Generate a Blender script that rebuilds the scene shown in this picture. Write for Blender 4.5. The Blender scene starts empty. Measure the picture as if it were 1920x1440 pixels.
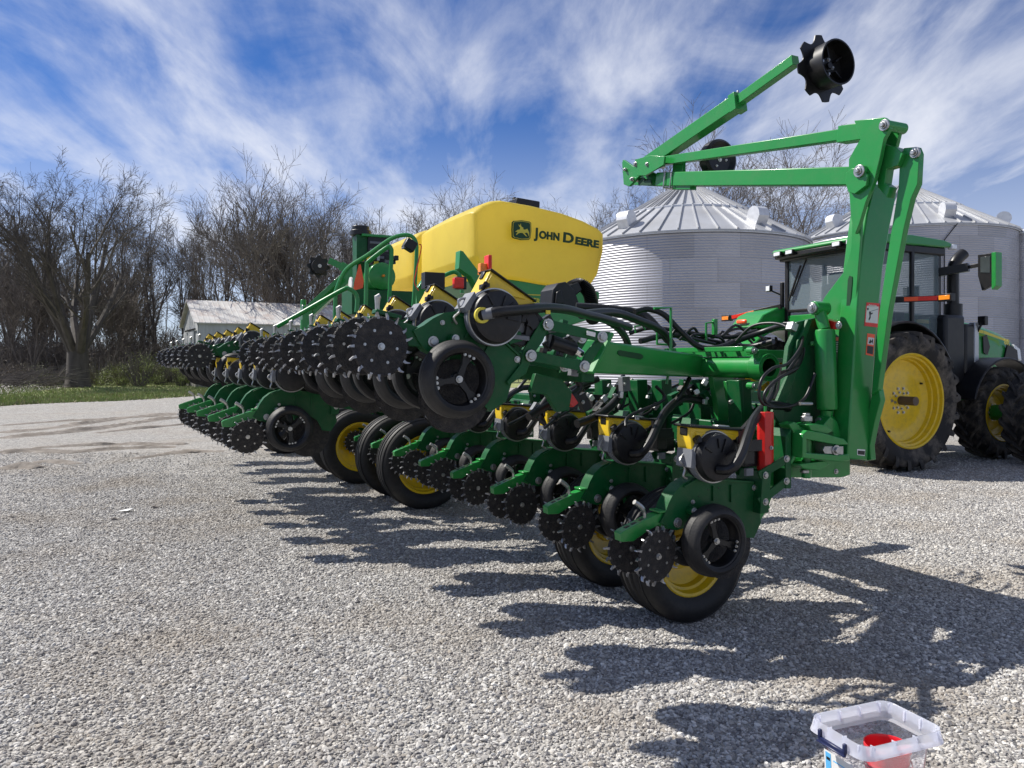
import bpy, math, random
from mathutils import Vector, Matrix, noise
random.seed(7)
R=math.radians
S=bpy.context.scene
COL=S.collection
# ------------------------------------------------------------------ camera
F=1442.0; H=1.46
cam=bpy.data.cameras.new("camera"); co=bpy.data.objects.new("camera",cam); COL.objects.link(co)
co.location=(0,0,H); co.rotation_euler=(R(90),0,0)
cam.sensor_fit='HORIZONTAL'; cam.sensor_width=36; cam.lens=36*F/1920
cam.shift_y=-40/1920; cam.clip_end=4000; cam.clip_start=.05
S.camera=co
# ------------------------------------------------------------------ sky
SUN_EL=47; SUN_AZ=-67      # degrees clockwise from +Y (so the sun stands at the left)
w=bpy.data.worlds.new("World"); S.world=w; w.use_nodes=True
nt=w.node_tree; nt.nodes.clear()
def N(nt,t,**k):
    n=nt.nodes.new(t)
    for a,b in k.items(): setattr(n,a,b)
    return n
out=N(nt,'ShaderNodeOutputWorld'); bg=N(nt,'ShaderNodeBackground'); bg.inputs[1].default_value=.05
sky=N(nt,'ShaderNodeTexSky',sky_type='NISHITA',sun_disc=False,sun_elevation=R(SUN_EL),sun_rotation=R(SUN_AZ),air_density=1.0,dust_density=.25,ozone_density=2.6)
tc=N(nt,'ShaderNodeTexCoord'); sep=N(nt,'ShaderNodeSeparateXYZ'); nt.links.new(tc.outputs['Generated'],sep.inputs[0])
def M(nt,op,a,b=None,c=None,clamp=False):
    n=N(nt,'ShaderNodeMath',operation=op,use_clamp=clamp)
    for i,v in enumerate((a,b,c)):
        if v is None: continue
        if hasattr(v,'links') or hasattr(v,'is_output'): nt.links.new(v,n.inputs[i])
        else: n.inputs[i].default_value=v
    return n.outputs[0]
zz=M(nt,'ADD',M(nt,'MAXIMUM',sep.outputs[2],0.0),.19)
cx=M(nt,'DIVIDE',sep.outputs[0],zz); cy=M(nt,'DIVIDE',sep.outputs[1],zz)
comb=N(nt,'ShaderNodeCombineXYZ'); nt.links.new(cx,comb.inputs[0]); nt.links.new(cy,comb.inputs[1])
def cloud(rot,scl,nscale,det,rough,dist,loc):
    mp=N(nt,'ShaderNodeMapping'); mp.inputs['Rotation'].default_value=(0,0,R(rot)); mp.inputs['Scale'].default_value=scl; mp.inputs['Location'].default_value=loc
    nt.links.new(comb.outputs[0],mp.inputs[0])
    n=N(nt,'ShaderNodeTexNoise'); n.inputs['Scale'].default_value=nscale; n.inputs['Detail'].default_value=det; n.inputs['Roughness'].default_value=rough; n.inputs['Distortion'].default_value=dist
    nt.links.new(mp.outputs[0],n.inputs['Vector']); return n.outputs[0]
c1=cloud(16,(1.0,.42,1),1.15,11,.6,.28,(14.5,7.7,0))       # broad streaky banks
c2=cloud(-20,(1.5,.6,1),2.3,12,.58,.5,(1.3,.4,0))     # finer wisps
c3=cloud(0,(1,1,1),.5,3,.5,.2,(29,2,0))
def sm(x,a,b):
    n=N(nt,'ShaderNodeMapRange',interpolation_type='SMOOTHSTEP'); nt.links.new(x,n.inputs[0]); n.inputs[1].default_value=a; n.inputs[2].default_value=b; return n.outputs[0]
m=M(nt,'ADD',M(nt,'MULTIPLY',c1,.62),M(nt,'MULTIPLY',c2,.38))
m=M(nt,'ADD',m,M(nt,'MULTIPLY',M(nt,'SUBTRACT',c3,.5),.30))
m=sm(m,.40,.67)
# thin veil towards the horizon
hz=M(nt,'MULTIPLY',sm(M(nt,'MULTIPLY',sep.outputs[2],-1.0),-.34,-.04),.62)
m=M(nt,'MULTIPLY',M(nt,'MAXIMUM',m,hz),.86,clamp=True)
mix=N(nt,'ShaderNodeMixRGB'); nt.links.new(m,mix.inputs[0])
hs=N(nt,'ShaderNodeMixRGB',blend_type='MULTIPLY'); hs.inputs[0].default_value=1; hs.inputs[2].default_value=(.40,.74,1.30,1)
nt.links.new(sky.outputs[0],hs.inputs[1])
nt.links.new(hs.outputs[0],mix.inputs[1]); mix.inputs[2].default_value=(12.8,13.1,14.0,1)
nt.links.new(mix.outputs[0],bg.inputs[0]); nt.links.new(bg.outputs[0],out.inputs[0])
# ------------------------------------------------------------------ sun
sl=bpy.data.lights.new("sun",'SUN'); sl.energy=5.0; sl.angle=R(.53); sl.color=(1,.955,.88)
so=bpy.data.objects.new("sun",sl); COL.objects.link(so)
sd=Vector((math.sin(R(SUN_AZ))*math.cos(R(SUN_EL)),math.cos(R(SUN_AZ))*math.cos(R(SUN_EL)),math.sin(R(SUN_EL))))
so.rotation_euler=(-sd).to_track_quat('-Z','Y').to_euler()
S.view_settings.view_transform='Standard'; S.view_settings.look='None'; S.view_settings.exposure=.56; S.view_settings.gamma=1; S.view_settings.use_curve_mapping=False
# ------------------------------------------------------------------ materials
def mat(name,col,rough=.5,metal=0,var=.12,vs=6,bump=0,bs=60,coat=0,spec=.5,dirt=None,dirtamt=.3,dirts=3,trans=0,alpha=1,ior=1.45,vstretch=(1,1,1)):
    m=bpy.data.materials.new(name); m.use_nodes=True; t=m.node_tree; b=t.nodes['Principled BSDF']
    b.inputs['Roughness'].default_value=rough; b.inputs['Metallic'].default_value=metal
    b.inputs['Coat Weight'].default_value=coat; b.inputs['Coat Roughness'].default_value=.08
    b.inputs['Specular IOR Level'].default_value=spec; b.inputs['Transmission Weight'].default_value=trans; b.inputs['Alpha'].default_value=alpha; b.inputs['IOR'].default_value=ior
    c=N(t,'ShaderNodeTexCoord'); mp=N(t,'ShaderNodeMapping'); mp.inputs['Scale'].default_value=vstretch; t.links.new(c.outputs['Object'],mp.inputs[0])
    n=N(t,'ShaderNodeTexNoise'); n.inputs['Scale'].default_value=vs; n.inputs['Detail'].default_value=6; t.links.new(mp.outputs[0],n.inputs['Vector'])
    r=N(t,'ShaderNodeMapRange'); t.links.new(n.outputs[0],r.inputs[0]); r.inputs[1].default_value=.3; r.inputs[2].default_value=.7; r.inputs[3].default_value=1-var; r.inputs[4].default_value=1+var
    x=N(t,'ShaderNodeMixRGB',blend_type='MULTIPLY'); x.inputs[0].default_value=1; x.inputs[1].default_value=(*col,1); t.links.new(r.outputs[0],x.inputs[2])
    src=x.outputs[0]
    if dirt:
        n2=N(t,'ShaderNodeTexNoise'); n2.inputs['Scale'].default_value=dirts; n2.inputs['Detail'].default_value=9; n2.inputs['Roughness'].default_value=.7; t.links.new(mp.outputs[0],n2.inputs['Vector'])
        r2=N(t,'ShaderNodeMapRange'); t.links.new(n2.outputs[0],r2.inputs[0]); r2.inputs[1].default_value=.46; r2.inputs[2].default_value=.72; r2.inputs[4].default_value=dirtamt
        y=N(t,'ShaderNodeMixRGB'); t.links.new(r2.outputs[0],y.inputs[0]); t.links.new(src,y.inputs[1]); y.inputs[2].default_value=(*dirt,1); src=y.outputs[0]
    t.links.new(src,b.inputs['Base Color'])
    if bump:
        n3=N(t,'ShaderNodeTexNoise'); n3.inputs['Scale'].default_value=bs; n3.inputs['Detail'].default_value=4; t.links.new(c.outputs['Object'],n3.inputs['Vector'])
        bp=N(t,'ShaderNodeBump'); bp.inputs['Strength'].default_value=bump; bp.inputs['Distance'].default_value=.01; t.links.new(n3.outputs[0],bp.inputs['Height']); t.links.new(bp.outputs[0],b.inputs['Normal'])
    return m
DUST=(.30,.26,.20)
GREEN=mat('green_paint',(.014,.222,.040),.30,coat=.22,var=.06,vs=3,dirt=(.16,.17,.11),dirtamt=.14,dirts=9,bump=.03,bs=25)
GREEN2=mat('shade_darkened_green_paint',(.002,.078,.020),.42,coat=.06,spec=.3,var=.14,vs=7,dirt=(.07,.075,.045),dirtamt=.30,dirts=14,bump=.08,bs=90)  # green of the castings, with shade put into the colour for frame parts too
YEL=mat('yellow_paint',(.72,.49,.012),.35,coat=.2,var=.05,dirt=(.22,.17,.08),dirtamt=.35,dirts=14)
TANK=mat('yellow_tank_plastic',(.80,.65,.12),.42,var=.05,vs=1.6,dirt=(.36,.25,.07),dirtamt=.28,dirts=2.2,bump=.12,bs=5)
BLACK=mat('black_plastic',(.006,.006,.007),.40,var=.2,dirt=DUST,dirtamt=.035,dirts=8)
METER=mat('black_meter_plastic',(.006,.006,.008),.45,var=.2,dirt=DUST,dirtamt=.05,dirts=9,bump=.25,bs=30)
RUB=mat('rubber',(.010,.010,.011),.6,var=.2,dirt=(.11,.10,.085),dirtamt=.26,dirts=4,bump=.15,bs=70)
RUBD=mat('dusty_tractor_rubber',(.014,.013,.013),.75,var=.2,dirt=(.26,.22,.17),dirtamt=.7,dirts=3,bump=.2,bs=60)
CAST=mat('soil_stained_steel',(.014,.013,.014),.65,var=.5,vs=60,dirt=(.07,.06,.05),dirtamt=.6,dirts=26,bump=.7,bs=120)
STEEL=mat('zinc_steel',(.42,.42,.41),.34,metal=.85,var=.15,vs=30)
GREYP=mat('grey_plastic',(.14,.15,.17),.5,var=.2,dirt=DUST,dirtamt=.3,dirts=8)
LUG=mat('dusty_lug_rubber',(.028,.026,.024),.8,var=.3,dirt=(.26,.22,.17),dirtamt=.5,dirts=3,bump=.2,bs=60)
RED=mat('red_paint',(.56,.018,.016),.33,coat=.3,var=.06)
REDR=mat('red_reflector',(.75,.03,.02),.3,var=.1,vs=40)
ORR=mat('orange_reflector',(.95,.11,.03),.35,var=.08,vs=40)
AMB=mat('amber_lens',(.85,.25,.02),.2,var=.15,vs=60)
WHITE=mat('white_decal',(.68,.68,.66),.4,var=.04)
DKGREEN=mat('dark_green_decal',(.004,.045,.012),.5,var=.05)
YDEC=mat('yellow_decal',(.62,.52,.05),.5,var=.05)
CHROME=mat('chrome_rod',(.7,.7,.7),.15,metal=1,var=.05)
TOOTH=mat('worn_tooth_steel',(.30,.30,.31),.38,metal=.8,var=.3,vs=50)
_t=TANK.node_tree; _b=_t.nodes['Principled BSDF']; _tl=_t.nodes.new('ShaderNodeBsdfTranslucent'); _tl.inputs[0].default_value=(.95,.78,.2,1); _mx=_t.nodes.new('ShaderNodeMixShader'); _mx.inputs[0].default_value=.5
_o=[n for n in _t.nodes if n.type=='OUTPUT_MATERIAL'][0]; _t.links.new(_b.outputs[0],_mx.inputs[1]); _t.links.new(_tl.outputs[0],_mx.inputs[2]); _t.links.new(_mx.outputs[0],_o.inputs[0])
# ------------------------------------------------------------------ mesh builder
class MB:
    def __init__(s): s.v=[]; s.f=[]; s.m=[]; s.mats=[]
    def mi(s,m):
        if m not in s.mats: s.mats.append(m)
        return s.mats.index(m)
    def add(s,vs,fs,m):
        o=len(s.v); k=s.mi(m); s.v+= [tuple(p) for p in vs]
        for f in fs: s.f.append([i+o for i in f]); s.m.append(k)
        return s
    def box(s,c,d,m,rot=None):
        vs=[]
        for a in (-.5,.5):
            for b in (-.5,.5):
                for e in (-.5,.5):
                    p=Vector((a*d[0],b*d[1],e*d[2]))
                    if rot is not None: p=rot@p
                    vs.append(p+Vector(c))
        return s.add(vs,[(0,1,3,2),(4,6,7,5),(0,4,5,1),(2,3,7,6),(0,2,6,4),(1,5,7,3)],m)
    def prism(s,pts,a,b,m,axis='y',taper=None):
        # outline in (x,z) extruded along y (axis y), (y,z) along x, (x,y) along z
        n=len(pts)
        ar=sum(pts[i][0]*pts[(i+1)%n][1]-pts[(i+1)%n][0]*pts[i][1] for i in range(n))
        if ar<0: pts=pts[::-1]
        P={'y':lambda p,t:(p[0],t,p[1]),'x':lambda p,t:(t,p[0],p[1]),'z':lambda p,t:(p[0],p[1],t)}[axis]
        vs=[P(p,a) for p in pts]+[P(p,b) for p in pts]
        fl=[i for i in range(n)]; fr=[n+i for i in range(n)][::-1]
        if axis=='y': fs=[fl,fr]+[(i,n+i,n+(i+1)%n,(i+1)%n) for i in range(n)]
        else: fs=[fl[::-1],fr[::-1]]+[(i,(i+1)%n,n+(i+1)%n,n+i) for i in range(n)]
        return s.add(vs,fs,m)
    def prx(s,pts,a,b,m): return s.prism(pts,a,b,m,axis='x')
    def tube(s,path,r,m,sides=10,close=True,flat=1.0):
        path=[Vector(p) for p in path]; n=len(path); rs=r if isinstance(r,(list,tuple)) else [r]*n
        vs=[]; up=None
        for i,p in enumerate(path):
            d=(path[min(i+1,n-1)]-path[max(i-1,0)])
            if d.length<1e-9: d=Vector((0,0,1))
            d.normalize()
            if up is None:
                up=Vector((0,0,1)) if abs(d.z)<.9 else Vector((1,0,0))
            a=d.cross(up)
            if a.length<1e-6: a=d.cross(Vector((0,1,0)))
            a.normalize(); b=a.cross(d).normalized(); up=b
            for k in range(sides):
                t=2*math.pi*k/sides+(math.pi/4 if sides==4 else 0)
                vs.append(p+(a*math.cos(t)+b*math.sin(t)*flat)*rs[i])
        fs=[]
        for i in range(n-1):
            for k in range(sides):
                fs.append((i*sides+k,i*sides+(k+1)%sides,(i+1)*sides+(k+1)%sides,(i+1)*sides+k))
        if close: fs.append(list(range(sides))[::-1]); fs.append([ (n-1)*sides+k for k in range(sides)])
        return s.add(vs,fs,m)
    def beam(s,p,q,w,h,m,side=None):
        # rectangular bar from p to q, w across (horizontal), h the other way
        p=Vector(p); q=Vector(q); d=(q-p).normalized(); sd=Vector(side) if side else d.cross(Vector((0,0,1)))
        sd=(sd-d*sd.dot(d)).normalized(); u=sd.cross(d).normalized()
        vs=[]
        for c in (p,q):
            for a,b in ((-1,-1),(1,-1),(1,1),(-1,1)): vs.append(c+sd*a*w/2+u*b*h/2)
        return s.add(vs,[(0,1,2,3),(7,6,5,4),(0,4,5,1),(1,5,6,2),(2,6,7,3),(3,7,4,0)],m)
    def cyl(s,p,q,r,m,sides=16): return s.tube([p,q],r,m,sides)
    def lathe(s,prof,c,m,segs=32,axis='y',closed=False):
        # prof: (r,a); ring round the axis through c
        vs=[]; n=len(prof)
        for k in range(segs):
            t=2*math.pi*k/segs; ct,st=math.cos(t),math.sin(t)
            for r,a in prof:
                if axis=='y': vs.append((c[0]+r*ct,c[1]+a,c[2]+r*st))
                elif axis=='z': vs.append((c[0]+r*ct,c[1]+r*st,c[2]+a))
                else: vs.append((c[0]+a,c[1]+r*ct,c[2]+r*st))
        fs=[]
        rg=range(n if closed else n-1)
        for k in range(segs):
            for i in rg:
                a=k*n+i; b=k*n+(i+1)%n; c2=((k+1)%segs)*n+(i+1)%n; d=((k+1)%segs)*n+i
                fs.append((a,b,c2,d))
        return s.add(vs,fs,m)
    def bolt(s,c,r,m,axis=(0,-1,0),h=.012):
        a=Vector(axis).normalized(); c=Vector(c)
        s.cyl(c,c+a*h*.35,r*1.5,m,12); s.cyl(c+a*h*.35,c+a*h,r,m,6); return s
    def build(s,name,parent=None,bevel=0,seg=1,ang=35,smooth=True,fixn=True,loc=None,rot=None):
        me=bpy.data.meshes.new(name); me.from_pydata([tuple(v) for v in s.v],[],s.f)
        for mm in s.mats: me.materials.append(mm)
        me.polygons.foreach_set('material_index',s.m)
        if fixn:
            import bmesh
            bm=bmesh.new(); bm.from_mesh(me); bmesh.ops.recalc_face_normals(bm,faces=bm.faces); bm.to_mesh(me); bm.free()
        if smooth:
            me.polygons.foreach_set('use_smooth',[True]*len(me.polygons)); me.set_sharp_from_angle(angle=R(ang))
        me.update()
        o=bpy.data.objects.new(name,me); COL.objects.link(o)
        if parent is not None: o.parent=parent
        if loc: o.location=loc
        if rot: o.rotation_euler=rot
        if bevel:
            b=o.modifiers.new('bevel','BEVEL'); b.width=bevel; b.segments=seg; b.limit_method='ANGLE'; b.angle_limit=R(40); b.harden_normals=False
        return o
def tag(o,label=None,cat=None,group=None,kind=None):
    if label: o['label']=label
    if cat: o['category']=cat
    if group: o['group']=group
    if kind: o['kind']=kind
    return o
def empty(name,loc=(0,0,0),rz=0):
    o=bpy.data.objects.new(name,None); COL.objects.link(o); o.location=loc; o.rotation_euler=(0,0,rz); o.empty_display_size=.2; return o
def kids(o): return [c for c in bpy.data.objects if c.parent==o]
def copy_tree(o,parent=None,skip=()):
    c=o.copy(); COL.objects.link(c); c.parent=parent
    for ch in kids(o):
        if ch.name.split('.')[0] in skip: continue
        copy_tree(ch,c)
    return c
def spline(pts,n=6):
    pts=[Vector(p) for p in pts]; o=[]
    for i in range(len(pts)-1):
        a=pts[max(i-1,0)]; b=pts[i]; c=pts[i+1]; d=pts[min(i+2,len(pts)-1)]
        for k in range(n):
            t=k/n; o.append(.5*((2*b)+(c-a)*t+(2*a-5*b+4*c-d)*t*t+(3*b-a-3*c+d)*t**3))
    o.append(pts[-1]); return o
def text_mesh(name,body,size,m,parent,extr=.002,bold=0,spacing=1):
    cu=bpy.data.curves.new(name,'FONT'); cu.body=body; cu.size=size; cu.extrude=extr; cu.offset=bold; cu.space_character=spacing
    t=bpy.data.objects.new(name,cu); COL.objects.link(t)
    dg=bpy.context.evaluated_depsgraph_get(); me=bpy.data.meshes.new_from_object(t.evaluated_get(dg)); bpy.data.objects.remove(t)
    me.materials.clear(); me.materials.append(m); o=bpy.data.objects.new(name,me); COL.objects.link(o); o.parent=parent; return o
# ------------------------------------------------------------------ frames of reference
TH=R(25.4); T=Vector((math.cos(TH),math.sin(TH),0)); V=Vector((-math.sin(TH),math.cos(TH),0)); O=Vector((.722,3.885,0))
def W(x,y,Z): return Vector(((x-960)/F*Z,Z,H+(680-y)/F*Z))        # point on the sight line at depth Z
def loc_(p): q=Vector(p)-O; return Vector((q.dot(T),q.dot(V),q.z))
def PZ(x,y,Z): return loc_(W(x,y,Z))
def PV(x,y,v):
    r=Vector(((x-960)/F,1,(680-y)/F)); t=(v+O.dot(V))/r.dot(V); return loc_(r*t+Vector((0,0,H)))
def PU(x,y,u):
    r=Vector(((x-960)/F,1,(680-y)/F)); t=(u+O.dot(T))/r.dot(T); return loc_(r*t+Vector((0,0,H)))
def uz(pts,v): return [(p.x,p.z) for p in (PV(x,y,v) for x,y in pts)]
def vz(pts,u): return [(p.y,p.z) for p in (PU(x,y,u) for x,y in pts)]
# ================================================================== PLANTER
planter=empty('row_crop_planter',O,TH)
tag(planter,'green row-crop planter with yellow tank, rows of black closing wheels and a folded marker arm','planter')
A=R(30)
ub=PV(713,650,.07); UPL=Vector((ub.x,.14,ub.z))
def inv(p):      # planter coordinates -> local coordinates of the tilted unit
    d=Vector(p)-UPL; return Vector((d.x*math.cos(A)-d.z*math.sin(A),d.y,d.x*math.sin(A)+d.z*math.cos(A)))
def invz(pts,v): return [(q.x,q.z) for q in (inv(PV(x,y,v)) for x,y in pts)]
# ---- one row unit; origin at the closing wheel hub, x ahead, y across, z up
_m=inv(PV(936,593,-.02)); mcu=(_m.x,-.065,_m.z)
def gauge_wheel():
    m=MB(); s=-1
    tire=[(.136,-.05),(.150,-.060),(.163,-.056),(.176,-.040),(.184,-.018),(.188,-.012),(.187,-.004),(.190,.002),(.191,.03),(.184,.046),(.165,.050),(.14,.04),(.132,.02)]
    m.lathe(tire,(0,0,0),RUB,44,closed=True)
    m.lathe([(.137,-.045),(.128,-.040),(.119,-.02),(.121,.03),(.136,.038)],(0,0,0),BLACK,40,closed=True)
    m.lathe([(.0,.0),(.03,.0),(.036,.018),(0,.018)],(0,0,0),BLACK,16)
    for k in range(3):
        a=R(90+120*k+8); d=Vector((math.cos(a),0,math.sin(a))); t=Vector((-math.sin(a),0,math.cos(a)))
        vs=[]
        for r_,w_ in ((.02,.016),(.075,.012),(.124,.028)):
            for sg in (-1,1):
                for y in (-.012,.014): vs.append(d*r_+t*w_*sg+Vector((0,y,0)))
        fs=[]
        for i in range(2):
            o=i*4; fs+=[(o,o+4,o+6,o+2),(o+1,o+3,o+7,o+5),(o,o+1,o+5,o+4),(o+2,o+6,o+7,o+3)]
        m.add(vs,fs,BLACK)
        for dd in (-.2,0,.2):
            p=Vector((math.cos(a+dd),0,math.sin(a+dd)))*.121; m.bolt((p.x,-.030,p.z),.0055,STEEL,h=.009)
    m.bolt((0,-.01,0),.012,STEEL,h=.016)
    return m
def closing_wheel(seed):
    rnd=random.Random(seed); m=MB()
    m.lathe([(0,-.006),(.126,-.006),(.132,0),(.126,.006),(0,.006)],(0,0,0),CAST,40)
    n=17
    for k in range(n):
        a=2*math.pi*k/n+rnd.uniform(-.05,.05)
        def P(r,t,y): return (r*math.cos(a+t),y,r*math.sin(a+t))
        vs=[]; L=[(.122,-.055,.055),(.138,-.03,.035),(.151,.02,.055)]
        yb=.004*(1 if k%2 else -1)
        for r_,t0,t1 in L:
            for t in (t0,t1):
                for y in (-.008,.008): vs.append(P(r_,t,y+(yb*2 if r_>.14 else 0)))
        fs=[(0,2,3,1),(8,9,11,10)]
        for i in range(2):
            o=i*4; fs+=[(o,o+4,o+6,o+2),(o+1,o+3,o+7,o+5),(o,o+1,o+5,o+4),(o+2,o+6,o+7,o+3)]
        m.add(vs,fs,TOOTH)
    for k in range(6):
        a=k*math.pi/3+.4; m.bolt((.075*math.cos(a),-.006,.075*math.sin(a)),.0045,STEEL,h=.004)
    m.bolt((0,-.006,0),.011,STEEL,h=.014)
    return m
def row_unit(kind):
    m=MB()
    body=[(.0,.155),(.03,.201),(.052,.25),(.085,.30),(.13,.336),(.18,.354),(.215,.357),(.40,.343),(.60,.32),(.635,.285),(.64,.2),(.66,.10),(.61,.02),(.54,.03),(.50,.11),(.36,.20),(.25,.205),(.20,.15),(.15,.115),(.10,.108),(.05,.125)]
    dx=.0 if kind=='low' else .10
    body=[(x+dx*max(0,min(1,(.62-x)/.25)),z-(.012 if kind=='up' else 0)) for x,z in body]
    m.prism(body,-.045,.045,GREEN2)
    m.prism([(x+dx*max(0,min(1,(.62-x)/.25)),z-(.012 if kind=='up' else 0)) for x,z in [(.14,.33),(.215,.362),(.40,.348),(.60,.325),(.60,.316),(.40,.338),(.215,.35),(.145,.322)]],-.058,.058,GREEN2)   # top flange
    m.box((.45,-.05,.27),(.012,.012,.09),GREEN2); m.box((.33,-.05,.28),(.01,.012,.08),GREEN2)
    for a,b,r_ in ((.33,.285,.006),(.30,.30,.004),(.37,.305,.005),(.24,.27,.004)): m.cyl((a,-.0465,b),(a,-.0445,b),r_,BLACK,10)
    m.cyl((.178+dx,-.044,.207),(.178+dx,-.085,.207),.022,GREEN2,16); m.bolt((.178+dx,-.085,.207),.012,STEEL,h=.018)
    m.bolt((.105+dx,-.046,.148),.017,STEEL,h=.016)
    m.bolt((.20,-.046,.245),.008,STEEL); m.bolt((.61,-.046,.29),.011,STEEL)
    # shank below the body carrying the opener
    m.prism([(.30,.21),(.50,.14),(.52,.02),(.47,-.10),(.40,-.14),(.36,-.06),(.34,.06)],-.02,.02,GREEN2)
    u=m.build('row_unit',planter,bevel=.004,seg=2)
    a=MB()
    if kind=='low':
        a.prism([(-.225,.118),(-.211,.128),(-.03,.190),(.045,.208),(.10,.165),(.105,.125),(.06,.115),(.0,.14),(-.06,.12),(-.15,.075),(-.22,.078)],-.03,.03,GREEN)
        for x in (-.17,-.13,-.085): a.box((x,0,.1425+(x+.17)*.32),(.03,.022,.004),BLACK,Matrix.Rotation(-.31,3,'Y'))
        a.box((.02,0,.208),(.05,.085,.01),GREEN)
    else:
        a.prism([(-.08,.05),(-.10,.10),(-.02,.135),(.08,.165),(.17,.178),(.205,.16),(.205,.12),(.17,.10),(.08,.06),(.02,-.03),(-.05,-.04)],-.03,.03,GREEN2)
        a.box((-.03,0,.15),(.12,.07,.02),GREEN2,Matrix.Rotation(-.3,3,'Y'))
    a.build('closing_arm',u,bevel=.003)
    for y,dx_ in ((-.075,-.04 if kind=='low' else 0),(.075,-.09 if kind=='low' else -.045)):
        c=closing_wheel(int(y*100)).build('closing_wheel',u,loc=(dx_,y,.0 if y<0 else (.012 if kind=='low' else -.02)),rot=(R(-6 if y<0 else 6),0,R(5 if y<0 else -5)))
    for y,dx_,dz in ((-.135,.27 if kind=='low' else .365,.058 if kind=='low' else .045),(.15,.33 if kind=='low' else .31,.045)):
        g=gauge_wheel().build('gauge_wheel',u,loc=(dx_,y,dz),rot=(0,0,0 if y<0 else math.pi)); g.scale=((.96,)*3 if kind=='low' else (.93,)*3)
    d=MB(); d.lathe([(0,-.002),(.16,-.002),(.17,0),(.16,.002),(0,.002)],(.43,-.03,-.01),CAST,40); d.lathe([(0,-.002),(.16,-.002),(.17,0),(.16,.002),(0,.002)],(.44,.03,-.01),CAST,40)
    d.prism([(.32,-.06),(.44,-.08),(.42,-.17),(.36,-.16)],-.012,.012,BLACK); d.build('opener_disc',u)
    h=MB(); h.tube(spline([(-.06,0,.16),(-.065,0,.205),(-.085,0,.235),(-.125,0,.262)],4),[.009]*6+[.013]*7,STEEL,8) if kind=='low' else h.tube([(-.05,0,.10),(-.088,0,.165),(-.105,0,.195),(-.098,0,.205)],[.010,.011,.015,.013],STEEL,8)
    h.build('adjusting_lever',u)
    if kind=='up': h=MB(); h.tube([(.27,0,.33),(.25,0,.375),(.235,0,.395)],[.008,.008,.013],STEEL,8); h.build('depth_handle',u)
    v=MB()
    mc=(.285,-.065,.478) if kind=='low' else mcu; ex_=mc[0]-.345; ez_=mc[2]-.455
    v.lathe([(0,.05),(.123,.05),(.129,.0),(.129,-.045),(.120,-.075),(.117,-.088),(.10,-.094),(0,-.094)],mc,METER,48)
    v.lathe([(.127,-.05),(.133,-.05),(.133,-.044),(.127,-.044)],mc,STEEL,48,closed=True)
    v.lathe([(.118,.0),(.134,.0),(.136,-.04),(.128,-.045)],mc,GREYP,48,closed=True)
    for a0,r0,r1 in ((70,.03,.10),(100,.05,.10),(20,.04,.10),(150,.06,.11)):
        aa=R(a0); v.beam((mc[0]+r0*math.cos(aa),-.161,mc[2]+r0*math.sin(aa)),(mc[0]+r1*math.cos(aa),-.161,mc[2]+r1*math.sin(aa)),.012,.008,METER,side=(0,1,0))
    sh=lambda L: [(x+ex_,z+ez_) for x,z in L]
    v.lathe([(.122,.02),(.130,.01),(.130,-.04),(.124,-.05)],mc,GREYP,48)
    v.prism(sh([(.225,.53),(.25,.555),(.24,.57),(.215,.55)]),-.13,-.08,BLACK); v.prism(sh([(.20,.50),(.235,.47),(.215,.40),(.19,.41)]),-.12,.0,GREYP)
    v.cyl((.225+ex_,-.12,.535+ez_),(.215+ex_,-.16,.55+ez_),.011,BLACK,10)
    v.tube([(q[0]+ex_,q[1],q[2]+ez_) for q in spline([(.20,-.05,.47),(.17,-.06,.44),(.20,-.06,.40),(.19,-.06,.36),(.22,-.05,.345)],4)],.006,STEEL,6)
    v.build('seed_meter',u,bevel=0)
    p=MB()
    if kind=='low':
        p.prism([(.15,.632),(.455,.604),(.457,.575),(.41,.55),(.30,.52),(.22,.48),(.19,.465),(.165,.475),(.155,.52),(.148,.565)],-.10,.02,YEL)
        p.prism([(.17,.61),(.44,.585),(.43,.56),(.19,.555)],-.108,-.09,YEL)
        p.prism([(.135,.632),(.47,.602),(.47,.614),(.135,.646)],-.115,.035,BLACK)
        p.prism([(.144,.628),(.144,.592),(.156,.577),(.156,.628)],-.07,-.01,BLACK)
        p.box((.39,-.04,.625),(.08,.05,.012),STEEL,Matrix.Rotation(.09,3,'Y'))
    else:
        vq=.04; P=lambda L: invz(L,vq)
        p.prism(P([(920,508),(1001,565),(998,576),(975,578),(950,572),(925,566),(905,572),(897,572),(892,560),(906,535)]),vq-.14,vq-.02,YEL)
        p.prism(P([(921,514),(975,552),(985,562),(940,552),(915,548),(908,540)]),vq-.148,vq-.13,YEL)
        p.prism(P([(917,505),(921,504),(1004,564),(1003,567),(920,508)]),vq-.155,vq,BLACK)
        p.prism(P([(917,506),(921,508),(915,520),(911,520)]),vq-.09,vq-.05,BLACK)
    p.build('seed_hopper',u,bevel=.006,seg=2)
    if kind=='low':
        q=MB()
        q.tube(spline([(.27,-.16,.42),(.30,-.22,.43),(.36,-.22,.49),(.46,-.16,.58),(.60,-.06,.66),(.8,.05,.72),(1.0,.1,.70)],5),.026,BLACK,10)
        q.tube(spline([(.45,.02,.50),(.6,.05,.58),(.75,.0,.75),(.9,.1,.85)],5),.016,BLACK,8)
        q.build('vacuum_hose',u)
        l=MB()
        for z0,z1 in ((.36,.44),(.22,.32)):
            for y in (-.09,.09): l.beam((.60,y,z0),(.80,y,z1),.012,.045,GREEN2,side=(0,1,0)); l.bolt((.64,y-.006,z0),.014,STEEL); l.bolt((.79,y-.006,z1),.014,STEEL)
        l.prism([(.60,.16),(.66,.16),(.68,.38),(.62,.38)],-.1,.1,GREEN2)
        l.prism([(.78,.28),(.82,.28),(.82,.60),(.78,.56)],-.1,.1,GREEN2)
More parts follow.
